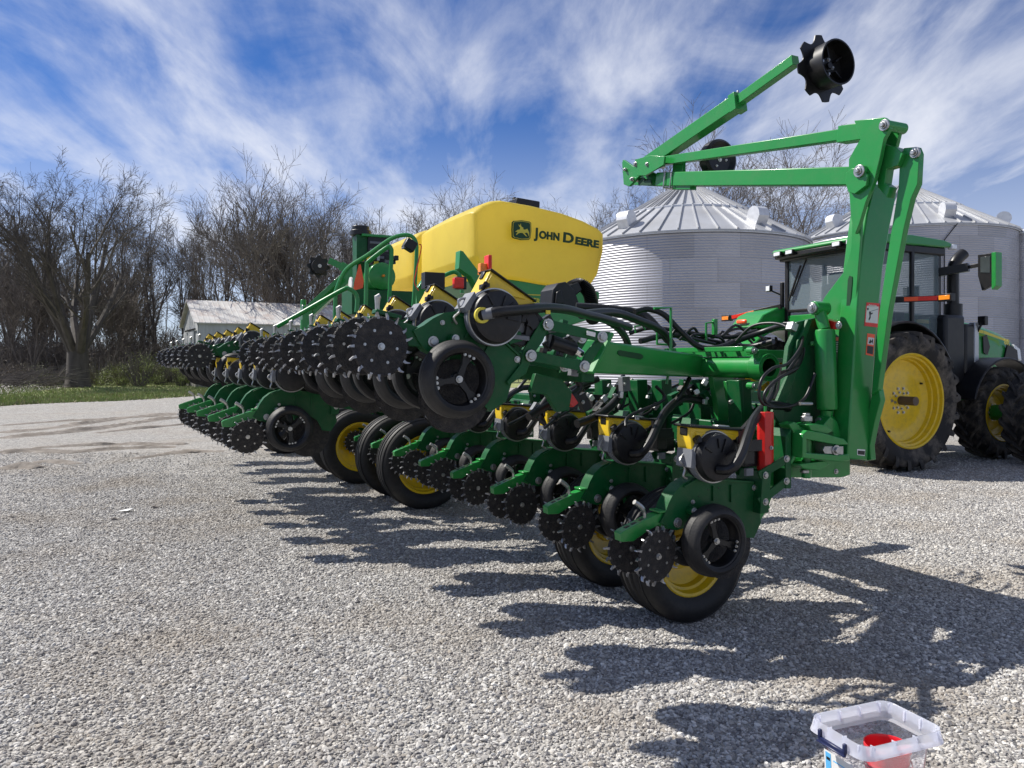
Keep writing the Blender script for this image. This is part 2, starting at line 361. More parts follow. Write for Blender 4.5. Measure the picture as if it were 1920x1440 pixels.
        l.box((.62,.02,.46),(.12,.1,.12),BLACK); l.box((.56,-.09,.52),(.12,.01,.06),BLACK); l.box((.60,.06,.56),(.1,.1,.08),BLACK)
        l.box((.56,-.04,.47),(.07,.05,.10),BLACK); l.box((.55,-.07,.38),(.05,.02,.04),GREYP)
        l.build('parallel_linkage',u,bevel=.002)
    return u
low=row_unit('low')
def jit(): return random.uniform(-1,1)
def spin(u):
    for c in kids(u):
        if c.name.startswith(('closing_wheel','gauge_wheel')): c.rotation_euler.y=random.uniform(0,6.28)
low_pos=[0,1,2,3,4,5,6.03,7.0,8.0,9.0,10,11]
for i,k in enumerate(low_pos):
    u=low if i==0 else copy_tree(low,planter)
    spin(u)
    u.location=(0,k*.762,.504); u.rotation_euler=(0,R(jit()*.8),0)
tag(low,group='lower row units of the right wing')
up=row_unit('up')
# linkage of the raised units (kept level while the unit hangs nose-down)
A=R(30)
def U0(x,y,v):   # pixel on plane v -> coordinates of the first raised unit, unrotated
    p=PV(x,y,v); return p
l=MB()
for dy in (0,.20):
    v0=.09; o=[(x,y) for x,y in ((1012,603),(1020,598),(1030,603),(1016,640),(996,668),(985,700),(953,722),(948,716),(975,682),(980,655))]
    l.prism(invz(o,v0),-.05+dy*.9-.012,-.05+dy*.9,GREEN2)
    for p,q in (((1023,609),(1124,632)),((991,667),(1091,687))):
        a,b=inv(PV(*p,v0)),inv(PV(*q,v0)); a.y=b.y=-.07+dy; l.beam(a,b,.012,.05,GREEN2,side=(0,1,0))
        l.bolt((a.x,a.y-.006,a.z),.02,STEEL,h=.014); l.bolt((b.x,b.y-.006,b.z),.02,STEEL,h=.014)
    l.prism(invz([(1131,622),(1146,622),(1118,668),(1100,698),(1084,700),(1098,664)],v0),-.045+dy*.9,-.033+dy*.9,GREEN2)
a,b=inv(PV(1040,640,.1)),inv(PV(1085,655,.1)); l.cyl((a.x,0,a.z),(b.x,0,b.z),.035,BLACK,12); l.cyl((b.x,0,b.z),(b.x+.05,0,b.z),.02,CHROME,10)
for k in range(16):
    p=inv(PV(random.uniform(1010,1085),random.uniform(600,700),.16)); l.box(p,(random.uniform(.02,.07),.04,random.uniform(.02,.06)),random.choice([BLACK,BLACK,GREEN2,GREYP]),Matrix.Rotation(random.uniform(0,3),3,'Y'))
l.build('parallel_linkage',up,bevel=.002)
q=MB()
def hos(pts,r_,mm=BLACK,mb=q,n=6,f=None): mb.tube(spline([ (f(p) if f else p) for p in pts],n),r_,mm,10)
dk=MB()
for k in range(40):
    dk.box((random.uniform(.42,.62),random.uniform(-.05,.06),random.uniform(.36,.52)),(random.uniform(.03,.09),.05,random.uniform(.02,.07)),random.choice([BLACK,BLACK,BLACK,GREEN2,GREYP]),Matrix.Rotation(random.uniform(0,3),3,'Y'))
dk.build('row_wiring_block',up,bevel=.002)
first_up=up
for k in range(6):
    u=up if k==0 else copy_tree(up,planter)
    if k: spin(u)
    u.location=UPL+Vector((.0,.762*k,0)); u.rotation_euler=(0,A+R(jit()*.8 if k else 0),0)
# white gauge: the nozzle is only free of its hose on these units
for k,(bx,by,bz,st,sc,n,src,tilt,rz) in enumerate([(-2.05,6.06,.884,(-.337,.585),1.0,5,low,0,0),(-3.38,8.3,1.53,(-.43,.80),1.02,5,up,30,3)]):
    for j in range(n):
        c=copy_tree(src,planter,skip=('vacuum_hose',) )
        spin(c); c.location=loc_((bx+st[0]*j,by+st[1]*j,bz)); c.scale=(sc,)*3; c.rotation_euler=(0,R(tilt+jit()*.6),R(rz))
# ---- transport wheels
def wheel(r,wd,rr,name='transport_wheel'):
    m=MB(); h=wd/2
    prof=[(rr,-h*.72),(rr+.02,-h*.80),(rr+(r-rr)*.35,-h*1.0),(rr+(r-rr)*.7,-h*.98),(r-.022,-h*.86),(r-.006,-h*.70)]
    for g in (-.5,-.17,.17,.5):
        c=g*h*1.25; prof+=[(r-.001 if abs(g)<.3 else r-.004,c-.018),(r-.014,c-.010),(r-.014,c+.010),(r-.001 if abs(g)<.3 else r-.004,c+.018)]
    prof+=[(r-.006,h*.70),(r-.022,h*.86),(rr+(r-rr)*.7,h*.98),(rr+(r-rr)*.35,h*1.0),(rr+.02,h*.8),(rr,h*.72)]
    m.lathe(prof,(0,0,0),RUB,64,closed=True)
    w_=m.build(name,planter,ang=50)
    k=MB()
    k.lathe([(rr+.004,-h*.70),(rr+.012,-h*.76),(rr+.004,-h*.80),(rr-.010,-h*.76),(rr-.02,-h*.45),(rr-.034,-h*.40),(rr-.04,-h*.1),(rr-.07,h*.05),(rr*.45,h*.12),(rr*.42,h*.0),(0,h*.0)],(0,0,0),YEL,48)
    for i in range(6): a=i*math.pi/3; k.bolt((rr*.3*math.cos(a),-.002,rr*.3*math.sin(a)),.010,STEEL)
    k.lathe([(0,-.05),(.04,-.05),(.05,0)],(0,0,0),GREEN,16)
    k.build('rim',w_,ang=40); return w_
for k,v in enumerate((.36,1.12)):
    w_=wheel(.375,.27,.218); w_.location=(.445,v,.375)
for v,u in ((4.19,.19),(4.95,.165),(6.05,.0),(6.8,.0),(9.6,-.3),(10.3,-.3)):
    w_=wheel(.45,.32,.285); w_.location=(u,v,.45)
def part(name,mb,bevel=.004,seg=2,parent=None,ang=35): return mb.build(name,parent or planter,bevel=bevel,seg=seg,ang=ang)
# wheel strut
for v0 in (.74,4.57,6.4):
    m=MB(); m.beam((.44 if v0<1 else .1,v0,.36 if v0<1 else .45),(.95,v0,.95),.09,.12,GREEN,side=(0,1,0)); m.cyl((.44 if v0<1 else 0,v0-.45,.375 if v0<1 else .45),(.44 if v0<1 else 0,v0+.45,.375 if v0<1 else .45),.035,GREEN,12)
    part('wheel_strut',m)
# ---- frame: lower toolbar
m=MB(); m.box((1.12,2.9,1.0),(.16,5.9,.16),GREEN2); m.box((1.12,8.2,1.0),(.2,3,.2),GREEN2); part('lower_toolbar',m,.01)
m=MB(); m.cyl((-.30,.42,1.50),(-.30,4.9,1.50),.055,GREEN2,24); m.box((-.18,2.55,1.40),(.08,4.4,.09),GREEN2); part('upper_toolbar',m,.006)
# box arm between hinge tube and rear toolbar
m=MB()
L=[PV(1119,637,.30),PV(1319,666,.85),PV(1319,708,.85),PV(1106,700,.30)]
nn=(L[1]-L[0]).cross(L[3]-L[0]).normalized()
if nn.y<0: nn=-nn
def onp(x,y,off=.003):
    r=Vector(((x-960)/F,1,(680-y)/F)); cam_l=loc_((0,0,H)); rd=Vector((r.dot(T),r.dot(V),r.z)); t=(L[0]-cam_l).dot(nn)/rd.dot(nn); return cam_l+rd*t-nn*off
L[2]=onp(1319,708,0)
vs=[p for p in L]+[p+nn*.16 for p in L]
m.add(vs,[(0,1,2,3),(7,6,5,4),(0,4,5,1),(1,5,6,2),(2,6,7,3),(3,7,4,0)],GREEN)
arm=part('folding_arm',m,.012,3)
m=MB(); c=PV(1181,665,.46); d=(L[1]-L[0]).normalized(); up_=Vector((0,0,1)); 
def on(x,y,off=.003):  # point on arm face
    r=Vector(((x-960)/F,1,(680-y)/F)); cam_l=loc_((0,0,H)); rd=Vector((r.dot(T),r.dot(V),r.z)); n=nn; t=(L[0]-cam_l).dot(n)/rd.dot(n); return cam_l+rd*t-n*off
pts=[on(x,y,.004) for x,y in ((1158,658),(1162,656.5),(1200,663),(1205,667),(1205,671),(1200,674),(1162,667),(1157,663))]
m.add(pts+[p+nn*.003 for p in pts],[list(range(8)),list(range(8,16))[::-1]]+[(i,(i+1)%8,8+(i+1)%8,8+i) for i in range(8)],DKGREEN); part('arm_slot',m,0)
m=MB(); m.beam(on(1142,624,0)+nn*.02,on(1104,699,0)+nn*.02,.10,.022,GREEN,side=nn); part('arm_end_bracket',m)
# hinge tube
m=MB(); te=PV(1443,689,.30); rt=.068
m.lathe([(rt*.8,.02),(rt*.8,-.0),(rt*1.0,-.0),(rt*1.0,.35),(rt*1.0,.75)],(te.x,te.y,te.z),GREEN,32); m.lathe([(rt*.8,.0),(rt*.8,.35),(0,.35)],(te.x,te.y+.001,te.z),DKGREEN,32)
m.lathe([(rt*1.03,.0),(rt*1.22,.0),(rt*1.22,.10),(rt*1.03,.10)],(te.x,te.y,te.z),GREEN,32,closed=True)
m.cyl((te.x-.10,te.y+.02,te.z+.10),(te.x-.10,te.y+.07,te.z+.10),.024,GREEN,16); m.bolt((te.x-.10,te.y+.02,te.z+.10),.014,STEEL)
m.cyl((te.x-.10,te.y+.02,te.z-.11),(te.x-.10,te.y+.07,te.z-.11),.022,GREEN,16); m.bolt((te.x-.10,te.y+.02,te.z-.11),.014,STEEL)
m.box((te.x-.05,te.y+.06,te.z+.095),(.14,.05,.03),GREEN); m.box((te.x+.06,te.y+.05,te.z+.08),(.24,.05,.05),GREEN)
m.beam((te.x-.02,te.y+.16,te.z+.115),(te.x-.02,te.y+.95,te.z+.115),.09,.03,GREEN)
part('hinge_tube',m,.004)
# brackets under the tube
m=MB(); m.prism(uz([(1322,700),(1362,706),(1358,750),(1352,790),(1336,790),(1330,745)],.85),.78,.83,GREEN)
part('hinge_bracket',m); m=MB(); m.prism(uz([(1362,715),(1440,715),(1400,745),(1375,762),(1366,750)],.6),.6,.63,GREEN)
part('hinge_bracket',m); m=MB(); m.prism(uz([(1000,700),(1050,712),(1068,735),(1062,770),(1040,772),(1020,740),(990,735)],.45),.42,.46,GREEN2); part('hinge_bracket',m)
m=MB(); m.prism(uz([(1043,737),(1062,731),(1078,755),(1068,763)],.5),.46,.50,RED); part('lock_pin_strap',m,.002)
# posts carrying the wing: stanchions in the shade-darkened green, seen between the hoppers
for x,v in ((1195,1.5),(1240,1.35),(1385,.55),(1130,2.2),(1080,2.9),(1310,1.0)):
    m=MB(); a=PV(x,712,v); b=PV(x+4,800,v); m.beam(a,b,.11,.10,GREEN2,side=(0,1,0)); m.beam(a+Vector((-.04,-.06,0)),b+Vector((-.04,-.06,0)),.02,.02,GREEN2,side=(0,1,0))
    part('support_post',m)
# ---- end plate of the wing, with hinge for the marker
m=MB(); m.prism(uz([(1474,650),(1484,628),(1490,604),(1525,596),(1580,640),(1585,870),(1470,870),(1448,800),(1452,775),(1462,750)],.12),.10,.135,GREEN2); part('end_plate',m,.004)
m=MB(); m.prism(uz([(1452,775),(1492,680),(1500,640),(1520,598),(1527,600),(1510,650),(1500,690),(1475,770),(1470,800)],.06),.075,.10,GREEN2); part('gusset_plate',m,.004)
m=MB(); m.prism(uz([(1415,858),(1586,858),(1586,889),(1570,894),(1450,894),(1440,930),(1432,952),(1418,975),(1405,988),(1398,960),(1408,900)],.02),-.01,.05,GREEN)
for x,y in ((1567,884),(1428,893)): p=PV(x,y,-.01); m.bolt(p,.011,STEEL)
part('mounting_beam',m,.005)
m=MB(); m.prism(uz([(1405,930),(1432,938),(1440,950),(1408,988),(1400,965)],0),-.02,.06,GREEN); part('lower_gusset',m,.004)
# vertical yoke and hinge bracket (faces towards the back of the planter)
m=MB()
a=PV(1480,790,-.02); 
m.prism(uz([(1469,795),(1480,790),(1492,800),(1500,800),(1500,808),(1488,812),(1486,850),(1476,868),(1471,866),(1480,850),(1480,812)],-.06),-.10,-.02,GREEN)
m.prism(uz([(1495,813),(1503,806),(1530,810),(1572,822),(1580,832),(1560,833),(1502,822),(1502,848),(1560,852),(1580,850),(1583,862),(1560,864),(1494,857)],-.12),-.16,-.08,GREEN)
m.prism(uz([(1500,795),(1515,793),(1535,797),(1545,806),(1536,812),(1505,806)],-.08),-.14,-.02,GREEN)
m.prism(uz([(1483,868),(1530,862),(1540,868),(1520,880),(1490,876)],-.08),-.14,-.02,GREEN)
p=PV(1512,790,-.08); m.cyl(p,p+Vector((0,0,.03)),.032,STEEL,20); m.cyl(p+Vector((0,0,.03)),p+Vector((0,0,.045)),.022,STEEL,6)
m.cyl(p+Vector((0,0,-.31)),p,.026,GREEN,16)
q_=PV(1509,880,-.08); m.cyl(q_+Vector((0,0,-.02)),q_,.026,STEEL,16)
part('hinge_yoke',m,.004)
m=MB(); m.prism(uz([(1541,836),(1576,836),(1576,852),(1541,850),(1538,843)],-.13),-.15,-.13,STEEL); p=PV(1567,844,-.15); m.bolt(p,.02,STEEL,h=.02); part('latch_plate',m,.002)
# ---- red cylinder stop
m=MB(); p=PV(1435,772,-.05); q2=PV(1435,883,-.05); rr_=.043
m.tube([Vector((p.x,p.y,p.z)),Vector((p.x,p.y,q2.z))],rr_,RED,8); m.bolt((p.x,p.y-rr_,p.z-.19),.008,STEEL); part('safety_stop',m,.004)
m=MB(); m.cyl((p.x,p.y,p.z),(p.x,p.y,p.z+.03),.008,GREEN,8); part('stop_pin',m,0)
# ================= marker
mk=MB()     # column
cv=-.11
dark=uz([(1588,861),(1594,780),(1603,640),(1613,500),(1620,440),(1626,400),(1640,345),(1673,345),(1682,362),(1668,430),(1656,500),(1646,600),(1637,720),(1628,863)],cv)
mk.prism(dark,cv,cv+.12,GREEN); 
column=part('marker_column',mk,.008,2)
m=MB(); g=lambda pts: vz(pts,1.33)
m.prx(g([(1571,862),(1571,800),(1578,720),(1583,655),(1586,622),(1572,612),(1548,585),(1541,572),(1550,556),(1585,510),(1598,470),(1602,400),(1604,345),(1618,345),(1618,440),(1613,500),(1603,640),(1590,861)]),1.315,1.333,GREEN)
m.build('column_side_plate',planter,bevel=.003)
m=MB(); m.prx(g([(1594,525),(1597,517),(1602,519),(1602,530),(1596,598),(1591,601),(1590,596)]),1.311,1.3155,DKGREEN); m.build('slot',planter)
m=MB(); m.prx(g([(1581,776),(1585,772),(1587,780),(1589,800),(1582,808),(1578,800)]),1.311,1.3155,DKGREEN); m.build('slot',planter)
# bellcrank at the top
m=MB(); m.prx(g([(1601,340),(1602,300),(1612,282),(1624,262),(1612,228),(1668,222),(1678,229),(1679,243),(1668,262),(1660,300),(1650,340),(1634,380),(1622,420),(1614,440),(1606,410)]),1.285,1.312,GREEN)
m.prx(g([(1625,262),(1612,235),(1660,228),(1672,236),(1666,262),(1648,330)]),1.40,1.425,GREEN)
m.prx(g([(1601,345),(1602,326),(1612,318),(1625,318),(1643,330),(1640,350),(1618,366),(1606,362)]),1.262,1.284,GREEN)
p=PU(1612,321,1.26); m.cyl(p,p+Vector((.2,0,0)),.035,GREEN,20); m.cyl(p+Vector((-.01,0,0)),p,.036,STEEL,20); m.bolt(p+Vector((-.01,0,0)),.015,STEEL,(-1,0,0),.02)
p=PU(1659,235,1.28); m.cyl(p,p+Vector((.15,0,0)),.03,GREEN,20); m.cyl(p+Vector((-.01,0,0)),p,.032,STEEL,20); m.bolt(p+Vector((-.01,0,0)),.014,STEEL,(-1,0,0),.02)
part('marker_bellcrank',m,.003)
# outer link
m=MB(); a=PU(1716,292,1.36); b=PU(1682,440,1.36); c_=PU(1640,700,1.36)
m.prx(vz([(1698,278),(1722,276),(1727,288),(1724,345),(1712,372),(1698,430),(1670,580),(1650,730),(1637,740),(1650,600),(1672,450),(1688,350),(1690,310)],1.39),1.375,1.415,GREEN)
m.prx(vz([(1650,275),(1668,272),(1690,278),(1702,290),(1692,312),(1672,318),(1668,345),(1678,352),(1672,372),(1655,352)],1.38),1.34,1.40,GREEN)
m.prx(vz([(1642,725),(1652,728),(1656,750),(1645,790),(1636,835),(1638,862),(1622,864),(1627,800),(1636,755)],1.42),1.40,1.44,GREEN)
p=PU(1714,286,1.36); m.cyl(p,p+Vector((.015,0,0)),.03,STEEL,20); m.bolt(p,.014,STEEL,(-1,0,0),.018)
part('marker_outer_link',m,.004)
# folded arms, in the plane across the planter
def px(x,y,u=1.36): return PU(x,y,u)
m=MB(); m.beam(px(1608,331),px(1238,337),.09,.105,GREEN,side=(1,0,0)); part('marker_lower_arm',m,.006)
m=MB(); a,b=px(1645,244,1.34),px(1240,303,1.34); m.beam(a+(b-a)*.09,b,.06,.065,GREEN,side=(1,0,0)); m.beam(a,a+(b-a)*.12,.085,.095,GREEN,side=(1,0,0)); part('marker_upper_link',m,.004)
m=MB(); a,b,c_=px(1200,318),px(1388,190),px(1492,113)
d=(b-a).normalized(); m.beam(a,b,.09,.105,GREEN,side=(1,0,0)); m.beam(b-d*.3,c_,.06,.068,GREEN,side=(1,0,0)); m.beam(b-d*.06,b+d*.005,.105,.125,GREEN,side=(1,0,0))
for t in (.98,.88): p=a+(b-a)*t; m.cyl(p,p+Vector((0,0,.085)),.009,STEEL,8)
part('marker_outer_arm',m,.004)
m=MB(); m.prx(vz([(1169,305),(1172,300),(1190,312),(1240,300),(1246,312),(1216,318),(1200,332),(1182,350),(1172,346)],1.29),1.275,1.30,GREEN)
m.prx(vz([(1169,300),(1172,300),(1190,312),(1216,318),(1240,330),(1240,350),(1172,346)],1.42),1.41,1.43,GREEN)
m.prx(vz([(1196,300),(1225,292),(1252,294),(1250,310),(1216,330),(1200,330)],1.29),1.26,1.276,GREEN)
for x,y,r_ in ((1191,308,.02),(1171,318,.013),(1184,336,.016),(1213,308,.016)): p=PU(x,y,1.258); m.cyl(p,p+Vector((.17,0,0)),r_*1.1,STEEL,14); m.bolt(p,r_*.7,STEEL,(-1,0,0),.014)
part('marker_knuckle',m,.003)
m=MB(); m.prx(vz([(1195,333),(1207,333),(1207,340),(1218,336),(1220,346),(1196,348)],1.295),1.30,1.309,DKGREEN); m.build('arm_cutout',planter)
m=MB()
for x in (1246,1258): 
    a=px(x,324,1.305); b=px(x-2,352,1.305); m.tube([a+Vector((.12,0,0)),a,b,b+Vector((.12,0,0))],.008,STEEL,8)
part('u_bolt',m,0)
m=MB(); m.prx(vz([(1266,345),(1300,345),(1300,356),(1266,356)],1.36),1.33,1.39,GREEN); m.prx(vz([(1258,300),(1276,296),(1276,326),(1256,328)],1.36),1.38,1.41,GREEN); part('arm_rest',m,.003)
m=MB(); m.beam(px(1560,344,1.33),px(1574,344,1.33),.02,.012,REDR,side=(1,0,0)); part('arm_reflector',m,0)
# marker disc: notched disc and drum on one axis
dc=PU(1541,129,1.36)
mk=empty('x'); bpy.data.objects.remove(mk)
m=MB(); n=8; pts=[]
for k in range(n):
    for j in range(9):
        a=2*math.pi*(k+j/9)/n; r_=.20
        q3=abs(j-4)/4.0
        if q3<.62: r_=.20-.042*math.sqrt(max(0,1-(q3/.62)**2))
        pts.append((dc.x+r_*math.cos(a+.2),dc.z+r_*math.sin(a+.2)))
m.prism(pts,dc.y-.004,dc.y+.004,BLACK)
disc=m.build('marker_disc',planter,ang=60)
m=MB(); m.lathe([(.06,-.0),(.130,-.0),(.135,-.12),(.126,-.12),(.122,-.03),(.0,-.03)],(dc.x,dc.y-.004,dc.z),BLACK,48)
m.bolt((dc.x,dc.y-.034,dc.z),.02,BLACK,h=.03)
for k in range(5): a=k*2*math.pi/5; m.bolt((dc.x+.045*math.cos(a),dc.y-.034,dc.z+.045*math.sin(a)),.008,STEEL,h=.012)
for k in range(5): a=.6+k*2*math.pi/5; m.beam((dc.x+.05*math.cos(a),dc.y-.05,dc.z+.05*math.sin(a)),(dc.x+.11*math.cos(a),dc.y-.05,dc.z+.11*math.sin(a)),.035,.008,BLACK,side=(0,1,0))
m.build('depth_band',disc)
m=MB(); m.box((dc.x,dc.y+.05,dc.z),(.06,.09,.06),GREEN); m.bolt((dc.x-.03,dc.y+.05,dc.z+.02),.01,STEEL,(-1,0,0)); m.build('disc_hub',disc)
# small wheel behind the arms
c3_=PU(1346,300,1.6); m=MB(); m.lathe([(0,-.02),(.10,-.02),(.13,-.05),(.15,-.035),(.155,0),(.15,.035),(.10,.02),(0,.02)],(c3_.x,c3_.y,c3_.z),BLACK,40); m.bolt((c3_.x,c3_.y-.02,c3_.z),.012,WHITE); 
for k in range(3): a=k*2.1; m.bolt((c3_.x+.06*math.cos(a),c3_.y-.02,c3_.z+.06*math.sin(a)),.006,WHITE)
m.build('folded_marker_wheel',planter)
# lift cylinder of the marker
cylu=1.20
a,b,c_,d=PU(1537,578,cylu),PU(1546,618,cylu),PU(1551,768,cylu),PU(1548,790,cylu)
m=MB(); m.tube([a+Vector((0,0,-.02)),b],.034,GREEN,16); m.tube([b,b+(c_-b)*.03,c_-(c_-b)*.03,c_],[.052,.058,.058,.054],GREEN,28); m.tube([c_,d],.035,GREEN,16)
m.cyl(a+Vector((-.05,0,0)),a+Vector((.05,0,0)),.04,GREEN,20); m.cyl(a+Vector((-.065,0,0)),a+Vector((-.05,0,0)),.032,STEEL,20); m.bolt(a+Vector((-.065,0,0)),.016,STEEL,(-1,0,0))
m.cyl(d+Vector((-.045,0,0)),d+Vector((.045,0,0)),.034,GREEN,20); m.cyl(d+Vector((-.06,0,0)),d+Vector((-.045,0,0)),.024,STEEL,20)
m.cyl(b+Vector((-.05,.06,-.08)),b+Vector((-.02,.04,-.08)),.014,GREEN,10)
part('lift_cylinder',m,.002)
m=MB(); m.prx(vz([(1510,612),(1527,600),(1560,598),(1580,604),(1576,618),(1545,614),(1534,622),(1522,628)],1.30),1.24,1.29,RED); p=PU(1573,610,1.23); m.bolt(p,.015,STEEL,(-1,0,0)); part('transport_lock',m,.004)
m=MB(); m.prism(uz([(1535,797),(1550,780),(1562,790),(1570,815),(1580,835),(1550,822)],-.02),-.05,.02,GREEN); part('cylinder_bracket',m,.004)
# decals on the dark face
def decal(pts,mm,off,name,par=column):
    m=MB(); m.prism(uz(pts,cv),cv-off,cv-off+.0012,mm); return m.build(name,par)
decal([(1624,567),(1649,569),(1646,614),(1620,611)],WHITE,.0016,'danger_sign')
decal([(1624,567),(1649,569),(1648.6,575),(1623.6,573)],REDR,.0026,'sign_band'); decal([(1620.5,604),(1646.6,607),(1646,614),(1620,611)],REDR,.0026,'sign_band')
decal([(1624,567),(1625.4,567.1),(1621.5,611.2),(1620,611)],REDR,.0026,'sign_band'); decal([(1647.6,569),(1649,569),(1646,614),(1644.8,613.9)],REDR,.0026,'sign_band')
decal([(1629,585),(1631,583),(1633,587),(1636,586),(1635,589),(1632,590),(1632,596),(1629,601),(1628,599),(1630,593)],BLACK,.0026,'sign_figure')
decal([(1625,578),(1628,577),(1628,581),(1626,582)],BLACK,.0026,'sign_figure')
decal([(1633,583),(1646,579),(1646,580),(1633,584)],GREYP,.0026,'sign_figure')
decal([(1626,625),(1640,627),(1637,668),(1623,665)],ORR,.0016,'warning_sign')
decal([(1627.5,632),(1638.5,634),(1637,647),(1626,645)],WHITE,.0026,'sign_panel'); decal([(1625.8,648),(1637,650),(1636,665),(1624.8,662)],BLACK,.0026,'sign_panel')
decal([(1628,643),(1631,636),(1633,640),(1636,635),(1636,645),(1634,641),(1631,644)],BLACK,.0036,'sign_figure')
decal([(1607,842),(1622,843),(1621,855),(1607,853)],WHITE,.0016,'serial_plate'); decal([(1608,844.5),(1621,845.5),(1620.4,853),(1608,852)],BLACK,.0026,'plate_panel')
def sign_text(body,x,y,size,mm,par=column,v=cv,off=.0034,name='lettering',rz=0,bold=0,tilt=0):
    t=text_mesh(name,body,size,mm,par,extr=.0004,bold=bold); p=PV(x,y,v); t.location=(p.x,v-off,p.z); t.rotation_euler=(R(90),R(tilt),0); return t
sign_text('DANGER',1628,574.2,.016,WHITE,bold=.0004,tilt=4)
m=MB(); m.prism(uz([(1567,632),(1583,632),(1583,663),(1567,663)],.06),.095,.0985,BLACK); m.prism(uz([(1567,632),(1583,632),(1583,638.5),(1567,638.5)],.06),.093,.0965,ORR)
for k in range(6): m.prism(uz([(1568,641.5+k*3.4),(1582,641.5+k*3.4),(1582,642.7+k*3.4),(1568,642.7+k*3.4)],.06),.0935,.0955,WHITE)
m.build('warning_panel',planter)
# ================= tank
def tank(v0,v1,name,par):
    prof=uz([(888,395),(905,381),(925,373),(944,371),(1000,381),(1060,396),(1100,411),(1130,427),(1139,437),(1137,470),(1131,514),(1119,538),(1108,545),(1070,538),(1024,531),(960,521),(908,515),(890,505),(886,480)],5.34)
    du=0
    vs=[];n=len(prof); zs=[p[1] for p in prof]; zmin,zmax=min(zs),max(zs); us=[p[0] for p in prof]; uc=(min(us)+max(us))/2; zc=(zmin+zmax)/2
    # rings across v: inset at both ends, rounded shoulders
    W_=v1-v0; rings=[(0,.84),(.01,.93),(.035,.985),(.09,1.0),(.5,1.02),(.91,1.0),(.965,.985),(.99,.93),(1,.84)]
    rings=[(.0,.93),(.012,.965),(.04,.992),(.10,1.0),(.5,1.015),(.90,1.0),(.96,.992),(.988,.965),(1,.93)]
    for t,s_ in rings:
        for (u,z) in prof:
            kk=(zmin+.42-z)/.42; low_=max(0,kk)
            vv=v0+W_*t; vv+= (0.5-t)*2*(low_*.16+max(0,z-zmin-.42)*.10)
            uu=uc+(u-uc)*s_; z2=zc+(z-zc)*s_
            if u<uc: uu+=max(0,kk)*.13
            vs.append((uu,vv,z2))
    fs=[list(range(n))]; R_=len(rings)
    for i in range(R_-1):
        for k in range(n): fs.append((i*n+k,i*n+(k+1)%n,(i+1)*n+(k+1)%n,(i+1)*n+k))
    fs.append(list(range((R_-1)*n,R_*n))[::-1])
    m=MB(); m.add(vs,fs,TANK)
    o=m.build(name,par,ang=80); b=o.modifiers.new('b','BEVEL'); b.width=.04; b.segments=4; b.angle_limit=R(24); b.limit_method='ANGLE'; return o
t1=tank(5.34,7.42,'seed_tank',planter); t2=tank(7.80,10.7,'seed_tank',planter); t2.location=(.02,0,.03); t1['label']='near yellow tank with green deer emblem and lettering'
m=MB(); a=PV(955,371,6.0); b=PV(998,380,6.0); m.beam(a+Vector((0,0,-.085)),b+Vector((0,0,-.075)),.45,.10,BLACK,side=(0,1,0)); m.beam(a+Vector((0.05,0,-.01)),a+Vector((.1,0,-.01)),.05,.05,BLACK); m.build('tank_lid',t1,bevel=.01)
# lettering on the near side
def face(x,y): return PV(x,y,5.325)
def tx(body,x,y,size,sx=1.0):
    t=text_mesh('lettering',body,size,DKGREEN,t1,extr=.006,bold=.0075); p=face(x,y); t.location=(p.x,5.328,p.z); a=face(1000,446);b=face(1123,465); sl_=math.atan2(b.z-a.z,b.x-a.x)
    t.rotation_euler=(R(90),-sl_,0); t.scale=(sx,1,1); return t
def run(items,x0,y0,x1,y1,tot):
    # place glyph groups one after another; measure width
    p0=face(x0,y0); p1=face(x1,y1); d=(p1-p0); Lw=Vector((d.x,0,d.z)).length; ang=math.atan2(d.z,d.x); obs=[];wid=0
    for body,size in items:
        t=text_mesh('lettering',body,size,DKGREEN,t1,extr=.006,bold=.006,spacing=1.06); ws=max(v.co.x for v in t.data.vertices)-min(v.co.x for v in t.data.vertices); mn=min(v.co.x for v in t.data.vertices)
        obs.append((t,wid-mn)); wid+=ws+size*.13
    sx=Lw/(wid-items[-1][1]*.1)
    for t,x in obs:
        t.scale=(sx,1,1); t.rotation_euler=(R(90),-ang,0); t.location=(p0.x+x*sx*math.cos(ang),5.324,p0.z+x*sx*math.sin(ang))
run([('J',.172),('OHN',.128)],1001,445,1049,451,0); run([('D',.172),('EERE',.128)],1055.5,453,1123,465,0)
def emb(pts,mm,off,name='emblem'):
    m=MB(); m.prism([(lambda p:(p.x,p.z))(face(540+x/3.097,340+y/3.097)) for x,y in pts],5.33-off,5.336-off+.012,mm); return m.build(name,t1,bevel=0)
sq=lambda k:[(1356+(x-1356)*k,285+(y-285)*k) for x,y in ((1302,238),(1308,230),(1356,226),(1404,234),(1412,242),(1413,290),(1408,328),(1402,338),(1356,341),(1310,330),(1302,322),(1300,280))]
emb(sq(1),DKGREEN,.004); emb(sq(.93),YDEC,.008); emb(sq(.87),DKGREEN,.012)
emb([(1318,292),(1330,283),(1345,280),(1346,268),(1340,262),(1336,250),(1344,258),(1350,245),(1352,262),(1358,266),(1366,272),(1362,278),(1372,282),(1388,276),(1398,298),(1397,320),(1391,304),(1384,298),(1372,302),(1388,322),(1378,318),(1360,300),(1346,300),(1334,304),(1326,312),(1322,310),(1332,296)],YDEC,.016,'deer_emblem')
